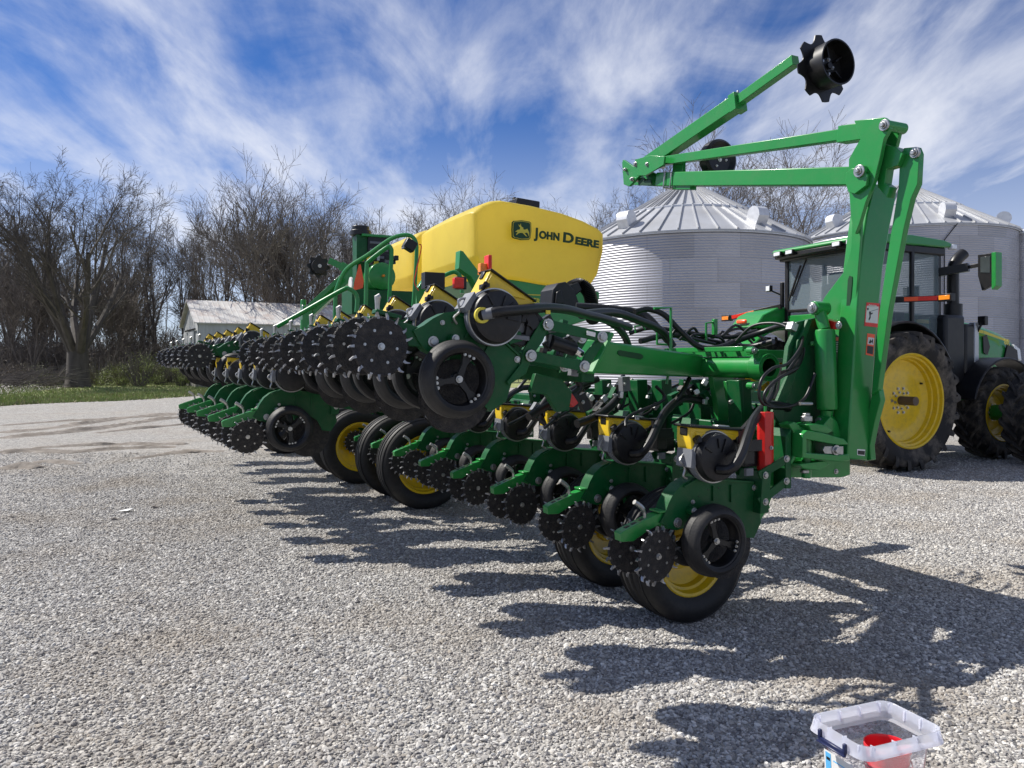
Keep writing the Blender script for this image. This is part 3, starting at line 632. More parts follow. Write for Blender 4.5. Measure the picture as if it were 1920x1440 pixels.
# cradle under the tank
m=MB(); m.prism(uz([(905,520),(1030,533),(1120,548),(1120,560),(1100,600),(1060,612),(960,600),(930,560)],5.6),5.55,9.3,GREEN); 
m.prism(uz([(860,470),(866,472),(895,510),(930,545),(900,560),(880,520),(858,505)],5.2),5.15,5.3,GREEN); part('tank_cradle',m,.01)
m=MB(); p=PV(993,548,5.5)
t=text_mesh('lettering','MERGE',.09,YDEC,planter,extr=.001,bold=.002); pp=PV(991,566,5.53); t.location=(pp.x,5.545,pp.z); t.rotation_euler=(R(90),R(6),0)
m=MB(); m.box((.0,0,0),(.5,.01,.012),YDEC); pp=PV(1003,553,5.545); o=m.build('lettering_bar',planter); o.location=(pp.x,5.545,pp.z)
# handrails, lamp, compressor and so on at the back of the centre frame
def Zp(pts,Z): return [PZ(x,y,Z) for x,y in pts]
def rail(pts,Z,r_=.022,n=5,name='handrail'):
    m=MB(); m.tube(spline(Zp(pts,Z) if not isinstance(Z,(list,tuple)) else [PZ(x,y,z) for (x,y),z in zip(pts,Z)],n),r_,GREEN,10); return m.build(name,planter)
rail([(628,612),(629,560),(632,540),(650,505),(690,478),(735,447),(765,441),(779,452),(781,480),(776,560),(773,600)],8.2)
rail([(686,580),(688,500),(692,490),(726,464),(733,466),(734,480),(730,560),(729,580)],7.8)
rail([(520,612),(560,590),(640,545),(655,542),(666,550),(670,562),(669,585)],7.4)
rail([(828,519),(850,510),(861,516),(866,532),(866,550)],7.2,.02)
m=MB(); a=PZ(768,460,7.9); m.box(a,(.12,.10,.11),BLACK,Matrix.Rotation(.5,3,'Y')); m.box(a+Vector((-.05,0,.0)),(.02,.09,.09),GREYP,Matrix.Rotation(.5,3,'Y')); part('work_lamp',m,.01)
m=MB(); m.tube(spline(Zp([(786,458),(790,465),(780,510),(777,530),(785,545)],7.9),5),.006,REDR,6); part('lamp_cable',m,0)
m=MB(); g_=Zp([(668,450),(681,447),(681,560),(664,560)],9.0)
a=PZ(676,500,9.0); m.box((a.x,a.y,a.z),(.14,.2,.72),GREEN2); b=PZ(704,500,9.1); m.box((b.x,b.y,b.z),(.26,.3,.66),BLACK); m.box((b.x,b.y,b.z+.34),(.40,.34,.03),GREEN); m.cyl((a.x,a.y,a.z+.36),(a.x,a.y,a.z+.42),.12,BLACK,20); m.cyl((a.x,a.y,a.z+.42),(a.x,a.y,a.z+.47),.10,BLACK,20)
for k in range(7): m.box((b.x,b.y-.155,b.z-.25+k*.085),(.22,.01,.03),GREYP)
part('hydraulic_tower',m,.008)
m=MB(); a=PZ(711,520,8.8); m.tube([a+Vector((-.0,-.15,0)),a+Vector((0,-.13,0)),a+Vector((0,.35,0)),a+Vector((0,.37,0))],[.09,.155,.155,.09],GREEN,24); m.tube([a+Vector((0,-.2,0)),a+Vector((0,-.15,0))],.015,AMB,8)
for k in range(14): m.box(a+Vector((random.uniform(-.2,.2),random.uniform(-.1,.2),random.uniform(.15,.24))),(.05,.05,random.uniform(.03,.08)),random.choice([BLACK,GREYP,YEL,STEEL]))
m.box(a+Vector((0,.1,-.3)),(.7,.5,.28),GREEN2)
part('air_compressor',m,.006)
m=MB(); pts=[(673,496),(676,496),(682,527),(680,540),(662,545),(664,530)]
tp=[PZ(x,y,8.0) for x,y in pts]; nrm=(tp[1]-tp[4]).cross(tp[3]-tp[4]).normalized(); m.add(tp+[p+nrm*.01 for p in tp],[list(range(6)),list(range(6,12))[::-1]]+[(i,(i+1)%6,6+(i+1)%6,6+i) for i in range(6)],ORR); part('slow_vehicle_sign',m,0)
m=MB(); a=PZ(659,533,8.05); m.tube([a,a+Vector((-.015,0,0))],.075,WHITE,18); part('speed_sign',m,0)
m=MB(); m.box(PZ(915,496,5.9),(.03,.09,.14),REDR); m.box(PZ(905,505,5.9),(.06,.06,.09),AMB); part('amber_marker_lamp',m,.006)
m=MB(); m.box(PZ(859,531,6.6),(.09,.06,.09),REDR); m.box(PZ(863,531,6.65),(.10,.06,.11),BLACK); part('tail_lamp',m,.008)
m=MB(); a=PZ(812,527,6.6); m.box(a,(.18,.1,.14),BLACK); m.tube(spline(Zp([(802,515),(800,530),(806,545),(796,548)],6.55),3),.006,STEEL,6); part('connector_block',m,.01)
# green plate low behind rails
m=MB(); m.prism(uz([(775,545),(790,525),(815,535),(840,560),(850,600),(780,600)],6.2),6.1,6.2,GREEN); part('frame_gusset',m,.005)
# ---- black fan and hoses
m=MB(); a=PV(1052,556,2.3)
m.prism(uz([(1023,580),(1026,545),(1036,533),(1050,530),(1066,545),(1078,580)],2.3),2.2,2.42,BLACK); m.prism(uz([(1028,572),(1030,550),(1038,545),(1044,572)],2.3),2.17,2.2,BLACK); m.prism(uz([(1038,532),(1062,536),(1078,530),(1086,545),(1072,556)],2.3),2.24,2.4,BLACK)
part('vacuum_fan',m,.01,2)
m=MB(); pth=spline([PV(1070,540,2.3),PV(1088,534,2.3),PV(1104,548,2.25),PV(1110,575,2.2),PV(1112,600,2.1)],8); rs=[]; full=[]
n=len(pth)
sub=spline(pth,4); rs=[.052+.006*math.sin(i*2*math.pi/4) for i in range(len(sub))]; m.tube(sub,rs,BLACK,16); m.build('corrugated_duct',planter)
def hose(pts,r_,name='vacuum_hose',mm=BLACK,n=6):
    m=MB(); m.tube(spline([PV(x,y,v) for x,y,v in pts],n),r_,mm,12); return m.build(name,planter)
hose([(922,587,-.06),(940,584,-.07),(975,581,-.03),(1020,577,.08),(1060,580,.2),(1100,590,.35),(1140,600,.5),(1180,614,.7)],.024)
m=MB(); p=PV(905,590,-.0); m.cyl(PV(906,591,-.03),PV(926,586,-.06),.026,GREYP,16); m.lathe([(.024,0),(.036,0),(.036,.016),(.024,.016)],PV(905,591,-.045),YDEC,24,closed=True); m.build('hose_nozzle',planter)
hose([(1090,590,.5),(1150,586,.7),(1195,600,.8),(1240,620,.9),(1262,650,.9)],.026)
hose([(1120,592,.6),(1155,612,.6),(1172,632,.7),(1180,655,.8)],.022)
hose([(1190,585,1.0),(1215,580,1.0),(1245,590,.95),(1275,620,.9),(1310,650,.85),(1345,652,.8),(1380,640,.8),(1430,622,.7),(1470,610,.5),(1490,612,.3),(1500,628,.2),(1503,660,.1),(1490,690,.05),(1470,700,.0)],.019)
hose([(1080,575,1.6),(1150,580,1.5),(1205,590,1.4),(1235,618,1.3),(1255,640,1.3)],.03)
hose([(1180,625,1.4),(1220,615,1.3),(1270,620,1.2),(1320,628,1.1),(1370,632,1.0),(1420,620,.9)],.014)
hose([(1200,640,1.2),(1260,628,1.2),(1330,640,1.1),(1400,650,1.0),(1450,640,.8)],.02)
hose([(1470,606,.3),(1492,610,.2),(1505,640,.05),(1480,680,.0),(1450,690,-.02),(1428,712,-.03),(1424,745,-.03),(1440,762,-.02),(1480,762,.0),(1510,745,.0),(1528,700,.0)],.009,'hydraulic_hose')
hose([(1495,690,.0),(1460,710,-.02),(1435,735,-.02),(1437,755,-.02),(1465,764,0),(1500,756,.02)],.009,'hydraulic_hose')
hose([(1380,640,.6),(1410,612,.5),(1450,606,.35),(1480,616,.2),(1498,640,.1),(1500,660,.05),(1478,695,.0)],.009,'hydraulic_hose')
for k in range(9):
    x=random.uniform(1180,1380); y=random.uniform(630,650); v=random.uniform(.9,1.6)
    hose([(x,y,v),(x+random.uniform(10,30),y-random.uniform(8,22),v),(x+random.uniform(30,60),y-random.uniform(-8,18),v),(x+random.uniform(60,100),y+8,v)],.010,'hydraulic_hose',n=4)
m=MB(); p=PV(1497,630,.12); m.box(p,(.06,.04,.04),STEEL,Matrix.Rotation(.6,3,'Y')); m.box(PV(1485,613,.12),(.045,.05,.05),STEEL,Matrix.Rotation(.4,3,'Y')); part('hose_clamp',m,.004)
m=MB(); m.cyl(PV(1500,757,-.02),PV(1522,757,-.02),.010,STEEL,10); part('hose_fitting',m,0)
# hoses and brackets in the shade below the beam
for k in range(16):
    x=random.uniform(1010,1370); v=random.uniform(.5,2.2); y=random.uniform(705,730)
    hose([(x+random.uniform(10,60),y,v),(x+random.uniform(-5,40),y+25,v),(x-random.uniform(5,40),y+55,v-.05),(x-random.uniform(20,70),y+75,v-.1)],random.choice([.010,.022,.026]),'seed_hose',n=4)
for k in range(26):
    m=MB(); x=random.uniform(1000,1400); v=random.uniform(.6,2.5); y=random.uniform(715,780); m.box(PV(x,y,v),(random.uniform(.04,.12),.05,random.uniform(.04,.12)),random.choice([BLACK,BLACK,GREEN2,GREYP]),Matrix.Rotation(random.uniform(0,3),3,'Y')); m.bolt(PV(x,y,v-.03),.008,STEEL); part('hose_bracket',m,.003)
for k in range(30):
    m=MB(); x=random.uniform(1000,1410); v=random.uniform(.35,1.6); y=random.uniform(712,790); m.box(PV(x,y,v),(random.uniform(.012,.04),.02,random.uniform(.012,.045)),random.choice([STEEL,GREYP,WHITE,STEEL]),Matrix.Rotation(random.uniform(0,3),3,'Y')); part('glint_bit',m,.002)  # small pale bits added as highlights among the dark clutter
m=MB(); m.prism(uz([(1098,620),(1114,624),(1113,632),(1097,628)],.06),.045,.048,WHITE); m.build('link_decal',planter)
m=MB(); m.prism(uz([(1015,583),(1023,583),(1023,590),(1015,590)],.1),.05,.06,YDEC); m.build('hose_tag',planter)
# light green hose hangers
def hang(pts,v,r_=.008): 
    m=MB(); m.tube([PV(x,y,v) for x,y in pts],r_,GREEN,8); m.build('hose_hanger',planter)
hang([(1226,578),(1258,577),(1258,665),(1250,720)],.8,.009); hang([(1232,612),(1232,645),(1262,647)],1.0); hang([(1324,640),(1324,606),(1338,604)],1.0); hang([(1192,625),(1190,612),(1204,610),(1210,618)],1.3,.006)
m=MB(); m.box(PV(1340,613,1.0),(.03,.03,.11),GREEN); part('hose_hanger',m,.003)
m=MB(); m.box((1.40,1.75,1.475),(.34,2.5,.03),GREEN2); m.box((1.24,1.75,1.50),(.03,2.5,.08),GREEN); m.box((1.56,1.75,1.50),(.03,2.5,.08),GREEN); part('hose_tray',m,.003)
m=MB(); m.box((1.42,1.7,1.12),(.20,3.2,.14),GREEN2); part('wing_beam',m,.006)
# frame members deeper in
m=MB(); m.box((2.2,6.5,.95),(.2,6,.2),GREEN2); m.box((1.75,1.8,1.15),(1.3,.12,.14),GREEN2); m.box((1.75,3.0,1.15),(1.3,.12,.14),GREEN2); m.box((2.9,6.6,.9),(3.6,.25,.25),GREEN2); part('main_frame',m,.01)
m=MB(); a=PZ(590,745,7.4); b=PZ(700,768,7.2); m.beam(a,b,.05,.09,GREEN2,side=(0,1,0)); m.bolt(PZ(684,765,7.15),.02,STEEL); part('linkage_bar',m,.004)
# ---- far marker, folded, beyond the centre frame
Zm=12.5
mB=MB(); mB.beam(PZ(618,489,Zm),PZ(652,505,Zm),.09,.10,GREEN); mB.beam(PZ(640,499,Zm),PZ(672,515,Zm),.13,.14,GREEN); part('marker_arm',mB,.004)
mB=MB(); mB.beam(PZ(665,512,Zm),PZ(578,592,Zm),.16,.13,GREEN); mB.beam(PZ(640,520,Zm-.2),PZ(580,575,Zm-.2),.07,.07,GREEN); part('marker_arm',mB,.004)
mB=MB(); mB.beam(PZ(577,640,Zm),PZ(580,575,Zm),.22,.16,GREEN); mB.cyl(PZ(568,640,Zm),PZ(569,562,Zm),.045,GREEN,12); mB.cyl(PZ(569,600,Zm-.05),PZ(569,572,Zm-.05),.03,STEEL,12); part('marker_post',mB,.006)
fd=PZ(597,500,Zm); mB=MB(); pts=[]
for k in range(8):
    for j in range(9):
        a=2*math.pi*(k+j/9)/8; q3=abs(j-4)/4; r_=.185-(.04*math.sqrt(max(0,1-(q3/.62)**2)) if q3<.62 else 0); pts.append((fd.x+r_*math.cos(a),fd.z+r_*math.sin(a)))
mB.prism(pts,fd.y-.01,fd.y+.01,BLACK); mB.lathe([(0,-.1),(.12,-.1),(.12,0)],fd,BLACK,24); mB.bolt((fd.x,fd.y-.11,fd.z),.02,STEEL); part('marker_disc',mB,0)
# ================================================================== TRACTOR (x ahead, y left, z up)
TA=R(25.4); TO=Vector((4.74,11.62,0))
tractor=empty('tractor',TO,TA)
tag(tractor,'large green farm tractor with glass cab and yellow wheel rims, hitched ahead of the planter','tractor')
GLASS=mat('tinted_cab_glass',(.24,.31,.34),.03,trans=.3,alpha=.58,var=.02,ior=1.1)
SEAT=mat('grey_seat_cloth',(.10,.10,.11),.8)
LAMP=mat('clear_lamp_lens',(.75,.77,.8),.12,var=.1,vs=50)
def tp_(name,mb,bevel=.006,seg=2,parent=None,ang=35): return mb.build(name,parent or tractor,bevel=bevel,seg=seg,ang=ang)
def lug_tire(r,wd,rr,n,name,loc,side=1,deep=.10,rz=0,label=None):
    m=MB(); h=wd/2; rb=r-.05
    m.lathe([(rr,-h*.75),(rr+.03,-h*.82),(rr+(r-rr)*.45,-h*1.0),(rb-.05,-h*.98),(rb-.005,-h*.86),(rb,-h*.5),(rb+.006,0),(rb,h*.5),(rb-.005,h*.86),(rb-.05,h*.98),(rr+(r-rr)*.45,h*1.0),(rr+.03,h*.82),(rr,h*.75)],(0,0,0),RUBD,72,closed=True)
    for k in range(n):
        for sg in (-1,1):
            a0=2*math.pi*(k+(0 if sg<0 else .5))/n
            vs=[]; st=4
            for i in range(st+1):
                t=i/st; y=sg*h*(.04+.97*t); a=a0-(.26*t**.8)*(.95/r)*1.0
                wdh=(.028+.012*t)/r
                for da in (-wdh,wdh):
                    rt_=r-.004*t-(.012 if t>.95 else 0)
                    vs.append(((rb-.02)*math.cos(a+da),y,(rb-.02)*math.sin(a+da))); vs.append((rt_*math.cos(a+da*.7),y,rt_*math.sin(a+da*.7)))
            # shoulder end going down the sidewall
            y=sg*h*1.02; a=a0-.30*(.95/r)
            for da in (-.04/r,.04/r):
                vs.append(((rb-.10)*math.cos(a+da),y*.97,(rb-.10)*math.sin(a+da))); vs.append(((rb-.07)*math.cos(a+da*.8),y*1.02,(rb-.07)*math.sin(a+da*.8)))
            fs=[(0,1,3,2)]
            for i in range(st+1): o=i*4; fs+=[(o,o+4,o+5,o+1),(o+1,o+5,o+7,o+3),(o+3,o+7,o+6,o+2)]
            o=(st+1)*4; fs.append((o,o+2,o+3,o+1)); m.add(vs,fs,LUG)
    t=m.build(name,tractor,ang=40,loc=loc,rot=(0,0,rz)); 
    k=MB(); s=side
    prof=[(rr+.006,-h*.72),(rr+.016,-h*.80),(rr+.002,-h*.84),(rr-.014,-h*.80),(rr-.02,-h*.62),(rr-.045,-h*.58),(rr-.05,-h*.30),(rr-.07,-h*.26),(rr-.08,-h*.05),(rr-.15,h*.05),(rr*.62,h*.10),(rr*.55,h*.04),(rr*.42,h*.06),(rr*.36,-h*.02),(rr*.2,-h*.02),(0,-h*.02)]
    k.lathe(prof,(0,0,0),YEL,64)
    k.lathe([(rr-.02,-h*.6),(rr-.02,h*.75),(rr+.006,h*.75)],(0,0,0),YEL,64)
    for i in range(10): a=i*math.pi/5; k.bolt((rr*.27*math.cos(a),-h*.02,rr*.27*math.sin(a)),.014,STEEL,h=.02)
    for i in range(8): a=i*math.pi/4+.2; k.bolt((rr*.18*math.cos(a),-h*.02,rr*.18*math.sin(a)),.012,STEEL,h=.02)
    k.cyl((0,0,0),(0,-deep-.1,0),.06,mat('bare_axle',(.10,.07,.05),.6),20)
    for a in (.5,2.3,4.2): k.cyl((rr*.75*math.cos(a),h*.02,rr*.75*math.sin(a)),(rr*.75*math.cos(a),h*.02-.03,rr*.75*math.sin(a)),.014,BLACK,10)
    k.build('rim',t,ang=40)
    return t
lug_tire(.945,.46,.63,22,'rear_wheel',(0,-1.27,.945),deep=.14)
lw=lug_tire(.945,.46,.63,22,'rear_wheel',(0,1.27,.945)); lw.rotation_euler=(0,0,math.pi)
for y in (-.98,-1.70,.98,1.70):
    lug_tire(.70,.42,.42,20,'front_wheel',(2.45,y,.70),rz=0 if y<0 else math.pi,deep=.02)
# body: transmission, frame
m=MB(); m.box((1.2,0,.95),(3.6,.6,.55),BLACK); m.box((-.15,0,1.0),(.9,.8,.7),GREEN); m.cyl((0,-1.15,.945),(0,1.15,.945),.14,GREEN,20); m.cyl((2.45,-1.7,.7),(2.45,1.7,.7),.12,GREEN,20); m.box((1.15,-.75,.9),(.7,.35,.6),BLACK); m.box((-.55,0,1.15),(.3,.9,.5),BLACK)
tp_('chassis',m,.02)
# hood
m=MB(); rings=[]; 
def sec(x,w_,zb,zt,c):  # rounded section
    return [(x,-w_,zb),(x,-w_,zt-c*1.6),(x,-w_*.92,zt-c*.6),(x,-w_*.72,zt-c*.12),(x,0,zt),(x,w_*.72,zt-c*.12),(x,w_*.92,zt-c*.6),(x,w_,zt-c*1.6),(x,w_,zb)]
ss=[sec(1.55,.40,1.35,2.08,.18),sec(2.4,.40,1.30,2.03,.18),(sec(3.2,.39,1.25,1.93,.18)),sec(3.8,.37,1.18,1.80,.18),sec(4.15,.34,1.1,1.68,.2),sec(4.32,.28,1.0,1.45,.2)]
for s_ in ss: rings+=s_
n=9; fs=[]
for i in range(len(ss)-1):
    for k in range(n): fs.append((i*n+k,i*n+(k+1)%n,(i+1)*n+(k+1)%n,(i+1)*n+k))
fs+=[list(range(n)),list(range((len(ss)-1)*n,len(ss)*n))[::-1]]
m.add(rings,fs,GREEN); hood=tp_('hood',m,0,ang=60); hood.location=(-.1,0,.17)
m=MB(); 
sp=[(1.58,1.93,2.0),(2.4,1.885,1.95),(3.2,1.785,1.85),(3.8,1.665,1.72)]
for i in range(3):
    (x0,a0,b0),(x1,a1,b1)=sp[i],sp[i+1]; wy0=-.405 if i<2 else -.39; 
    m.add([(x0,-.412,a0-.02),(x1,-.408+.008*(i==2),a1-.02),(x1,-.395+.014*(i==2),b1-.03),(x0,-.40,b0-.03)],[(0,1,2,3)],YDEC)
    m.add([(x0,.412,a0-.02),(x1,.408,a1-.02),(x1,.395,b1-.03),(x0,.40,b0-.03)],[(0,1,2,3)],YDEC)
m.build('hood_stripe',hood)
m=MB(); m.prism([(2.6,1.3),(3.1,1.28),(3.05,1.45),(2.65,1.48)],-.415,-.405,BLACK); m.prism([(3.18,1.72),(3.28,1.75),(3.36,1.55),(3.3,1.42),(3.2,1.45)],-.412,-.40,BLACK); m.prism([(3.85,1.60),(4.1,1.50),(4.15,1.2),(3.7,1.2)],-.40,-.375,BLACK); m.build('hood_grille',hood)
m=MB(); m.prism([(4.05,1.60),(4.22,1.52),(4.26,1.32),(4.12,1.36)],-.38,-.30,LAMP); m.build('headlight',hood,bevel=.01)
for b_,x,z,s_ in (('280',2.85,1.62,.13),('8R',3.72,1.60,.13)):
    t=text_mesh('lettering',b_,s_,YDEC,hood,extr=.001,bold=.004); t.location=(x,-.418,z); t.rotation_euler=(R(90),R(8),0)
# cab
m=MB()
for x,y,w_ in ((0,-.76,.07),(0,.76,.07),(1.5,-.74,.08),(1.5,.74,.08),(.85,-.80,.06),(.85,.80,.06)): m.box((x,y,2.2),(w_,w_,1.62),BLACK)
m.box((0,0,2.12),(.05,1.5,.05),BLACK); m.box((0,0,2.96),(.06,1.56,.10),BLACK); m.box((.75,-.78,1.42),(1.5,.08,.10),BLACK); m.box((.75,.78,1.42),(1.5,.08,.10),BLACK); m.box((1.5,0,2.0),(.05,1.5,.06),BLACK)
m.box((.75,0,1.36),(1.5,1.5,.08),BLACK); m.box((.02,0,1.7),(.10,1.5,.7),GREEN); m.box((.75,0,2.99),(1.5,1.5,.04),BLACK)
m.box((.75,0,1.32),(1.4,1.3,.2),BLACK); cab=tp_('cab_frame',m,.012); cab.location=(0,0,.16)
m=MB(); m.add([(-.015,-.73,2.14),(-.015,.73,2.14),(-.015,.76,2.92),(-.015,-.76,2.92)],[(0,1,2,3)],GLASS)
m.build('rear_window',cab,fixn=False)
m=MB()
for y in (-.79,.79): m=MB(); m.add([(.04,y,1.48),(.82,y,1.48),(.82,y,2.92),(.04,y,2.92)],[(0,1,2,3)],GLASS); m.add([(.88,y,1.48),(1.46,y,1.48),(1.46,y,2.92),(.88,y,2.92)],[(0,1,2,3)],GLASS); m.build('side_window',cab,fixn=False)

m=MB(); m.add([(1.5,-.72,2.0),(1.5,.72,2.0),(1.5,.72,2.92),(1.5,-.72,2.92)],[(0,1,2,3)],GLASS); m.build('windshield',cab,fixn=False)
m=MB(); m.prism([(-.25,3.03),(-.22,3.01),(.2,3.0),(1.5,3.01),(1.72,3.03),(1.74,3.07),(1.5,3.12),(.8,3.15),(.1,3.13),(-.22,3.08)],-.86,.86,GREEN); roof=tp_('cab_roof',m,.05,4); roof.location=(0,0,.17)
m=MB(); m.box((.72,0,2.955),(1.7,1.66,.12),BLACK); m.box((-.12,0,2.975),(.22,1.66,.09),BLACK); m.build('roof_liner',roof,bevel=.02)
for y in (-.70,-.45,.45,.70):
    m=MB(); m.box((-.27,y,3.0),(.05,.16,.075),BLACK); m.box((-.298,y,3.0),(.01,.13,.055),LAMP); m.build('roof_lamp',roof,bevel=.005)
m=MB(); m.box((1.70,-.84,3.03),(.12,.08,.07),LAMP); m.build('roof_lamp',roof,bevel=.01)
m=MB(); m.tube([(-.03,.35,2.9),(-.05,.62,2.35)],.012,BLACK,6); m.tube([(-.045,.45,2.82),(-.05,.69,2.28)],.018,BLACK,6); m.build('wiper',cab)
m=MB(); m.box((.45,0,1.85),(.5,.5,.14),SEAT); m.box((.22,0,2.2),(.14,.5,.65),SEAT); m.box((.22,0,2.6),(.1,.28,.18),SEAT); tp_('driver_seat',m,.05,3).location=(0,0,.14)
m=MB(); m.lathe([(.17,-.012),(.19,0),(.17,.012),(.155,0)],(1.0,0,2.2),BLACK,24,axis='z',closed=True); m.cyl((1.0,0,2.2),(1.15,0,1.7),.03,BLACK); m.box((1.25,0,1.9),(.2,.6,.4),BLACK); m.box((.6,-.42,2.1),(.35,.12,.12),BLACK); m.box((1.1,-.6,2.35),(.03,.25,.22),BLACK); tp_('steering_column',m,.006).location=(0,0,.14)
# fenders
for sg in (-1,1):
    m=MB(); pts=[]
    for k in range(15):
        a=R(158-k*9.6); pts.append((1.03*math.cos(a),.945+1.08*math.sin(a)))
    inn=[(x*.965,.945+(z-.945)*.965) for x,z in pts][::-1]
    m.prism(pts+inn,sg*.80,sg*1.40,BLACK if sg<0 else GREEN); tp_('rear_fender',m,.02,2)
    m=MB(); pts=[]
    for k in range(12):
        a=R(165-k*11); pts.append((2.45+.82*math.cos(a),.70+.84*math.sin(a)))
    inn=[(2.45+(x-2.45)*.96,.7+(z-.7)*.96) for x,z in pts][::-1]
    m.prism(pts+inn,sg*.78,sg*1.22,BLACK); tp_('front_fender',m,.02,2)
m=MB(); m.prism([(-.62,2.02),(-.45,2.22),(-.15,2.34),(.1,2.36),(.1,2.05),(-.3,2.0)],.82,1.42,GREEN); m.box((-.60,1.15,2.12),(.05,.22,.07),ORR); tp_('fender_cover',m,.03,2)
# exhaust, intake, steps, tool box
m=MB(); m.tube(spline([(1.92,-.70,1.3),(1.92,-.70,2.2),(1.92,-.70,2.85),(1.96,-.72,3.02),(2.10,-.74,3.14)],5),[.085]*7+[.085]*8+[.088]*6,BLACK,18); m.cyl((1.92,-.70,1.4),(1.92,-.70,2.36),.13,BLACK,20); tp_('exhaust_stack',m,0)
m=MB(); m.box((1.65,-.78,1.65),(.45,.30,1.05),BLACK); m.box((1.99,-.80,1.5),(.24,.26,1.1),BLACK); tp_('side_cover',m,.05,3)
m=MB(); m.box((2.17,-.86,1.45),(.10,.10,1.25),mat('brushed_panel',(.42,.43,.45),.35,metal=.6)); m.box((1.9,-.9,1.0),(.3,.1,.2),GREEN); tp_('exhaust_shield',m,.01)
m=MB(); m.beam((1.5,-.78,2.82),(1.62,-1.15,2.86),.09,.12,BLACK); m.beam((1.62,-1.15,2.86),(1.64,-1.34,2.88),.04,.05,BLACK)
m.prism([(-1.50,3.02),(-1.30,3.02),(-1.30,2.72),(-1.36,2.5),(-1.50,2.56)],1.60,1.66,BLACK,axis='x'); m.prism([(-1.56,3.03),(-1.50,3.03),(-1.50,2.5),(-1.56,2.55)],1.60,1.74,GREEN,axis='x'); m.prism([(-1.48,2.98),(-1.34,2.98),(-1.34,2.76),(-1.48,2.74)],1.594,1.599,mat('mirror_glass',(.05,.06,.06),.1),axis='x'); tp_('side_mirror',m,.008)
m=MB(); m.box((2.25,-.95,2.1),(.08,.12,.14),BLACK); m.tube([(2.2,-.88,1.9),(2.22,-.95,2.05)],.02,BLACK,6); tp_('work_light',m,.01)
for sg in (-1,1):
    y0,y1=.80*sg,(1.50 if sg<0 else 1.75)*sg; z0=2.36; z1=2.34 if sg<0 else 2.22; x0=.35 if sg<0 else -.1; x1=.50 if sg<0 else -.3
    a=Vector((x0,y0,z0)); b=Vector((x1,y1,z1)); m=MB(); m.beam(a,b,.06,.075,BLACK); 
    for t0,t1,mm in ((.35,.62,ORR),(.62,.98,REDR)) if sg<0 else ((.5,.7,ORR),(.7,.95,REDR)):
        p=a+(b-a)*t0; q=a+(b-a)*t1; m.beam(p+Vector((-.031,0,0)),q+Vector((-.031,0,0)),.006,.06,mm)
    m.box(b+Vector((0,sg*.09,0)),(.08,.20,.10),BLACK); m.box(b+Vector((-.045,sg*.09,0)),(.01,.16,.06),AMB); tp_('light_bar',m,.006)
m=MB(); m.box((-.02,.86,2.5),(.05,.05,.5),BLACK); m.tube([(-.02,.88,2.55),(-.1,1.0,2.62)],.015,BLACK,6); m.box((-.14,1.02,2.66),(.06,.09,.10),BLACK); m.box((-.175,1.02,2.66),(.01,.08,.08),LAMP); tp_('work_light',m,.008)
# ================================================================== GRAIN BINS
def bin_mats():
    m=bpy.data.materials.new('galvanised_corrugated_wall'); m.use_nodes=True; t=m.node_tree; b=t.nodes['Principled BSDF']; b.inputs['Metallic'].default_value=.55; b.inputs['Roughness'].default_value=.42
    c=N(t,'ShaderNodeTexCoord'); s=N(t,'ShaderNodeSeparateXYZ'); t.links.new(c.outputs['Object'],s.inputs[0])
    ph=M(t,'MULTIPLY',s.outputs[2],2*math.pi/.088); sn=M(t,'SINE',ph)
    n=N(t,'ShaderNodeTexNoise'); n.inputs['Scale'].default_value=.6; n.inputs['Detail'].default_value=6; t.links.new(c.outputs['Object'],n.inputs['Vector'])
    # sheet to sheet tone: angle and height cells
    an=M(t,'ARCTAN2',s.outputs[1],s.outputs[0]); ca=M(t,'FLOOR',M(t,'ADD',M(t,'MULTIPLY',an,18/math.pi/2),M(t,'MULTIPLY',M(t,'FLOOR',M(t,'MULTIPLY',s.outputs[2],1/.81)),.5))); cb=M(t,'FLOOR',M(t,'MULTIPLY',s.outputs[2],1/.81))
    cc=N(t,'ShaderNodeCombineXYZ'); t.links.new(ca,cc.inputs[0]); t.links.new(cb,cc.inputs[1]); wn=N(t,'ShaderNodeTexWhiteNoise'); t.links.new(cc.outputs[0],wn.inputs[0])
    seam=M(t,'LESS_THAN',M(t,'FRACT',M(t,'MULTIPLY',s.outputs[2],1/.81)),.03)
    vse=M(t,'LESS_THAN',M(t,'FRACT',M(t,'ADD',M(t,'MULTIPLY',an,18/math.pi/2),M(t,'MULTIPLY',M(t,'FLOOR',M(t,'MULTIPLY',s.outputs[2],1/.81)),.5))),.018); seam=M(t,'MAXIMUM',seam,vse)
    v=M(t,'ADD',M(t,'MULTIPLY',wn.outputs[0],.09),M(t,'ADD',.29,M(t,'MULTIPLY',n.outputs[0],.14))); v=M(t,'SUBTRACT',v,M(t,'MULTIPLY',seam,.07))
    col=N(t,'ShaderNodeCombineColor'); t.links.new(v,col.inputs[0]); t.links.new(M(t,'MULTIPLY',v,1.0),col.inputs[1]); t.links.new(M(t,'MULTIPLY',v,1.06),col.inputs[2]); t.links.new(col.outputs[0],b.inputs['Base Color'])
    bp=N(t,'ShaderNodeBump'); bp.inputs['Strength'].default_value=.6; bp.inputs['Distance'].default_value=.012; t.links.new(sn,bp.inputs['Height']); t.links.new(bp.outputs[0],b.inputs['Normal'])
    return m
BINW=bin_mats()
ROOFM=mat('galvanised_roof_sheet',(.42,.43,.45),.42,metal=.3,var=.12,vs=.8,dirt=(.28,.26,.22),dirtamt=.35,dirts=1.2)
VENTM=mat('galvanised_vent',(.60,.61,.63),.4,metal=.3,var=.08)
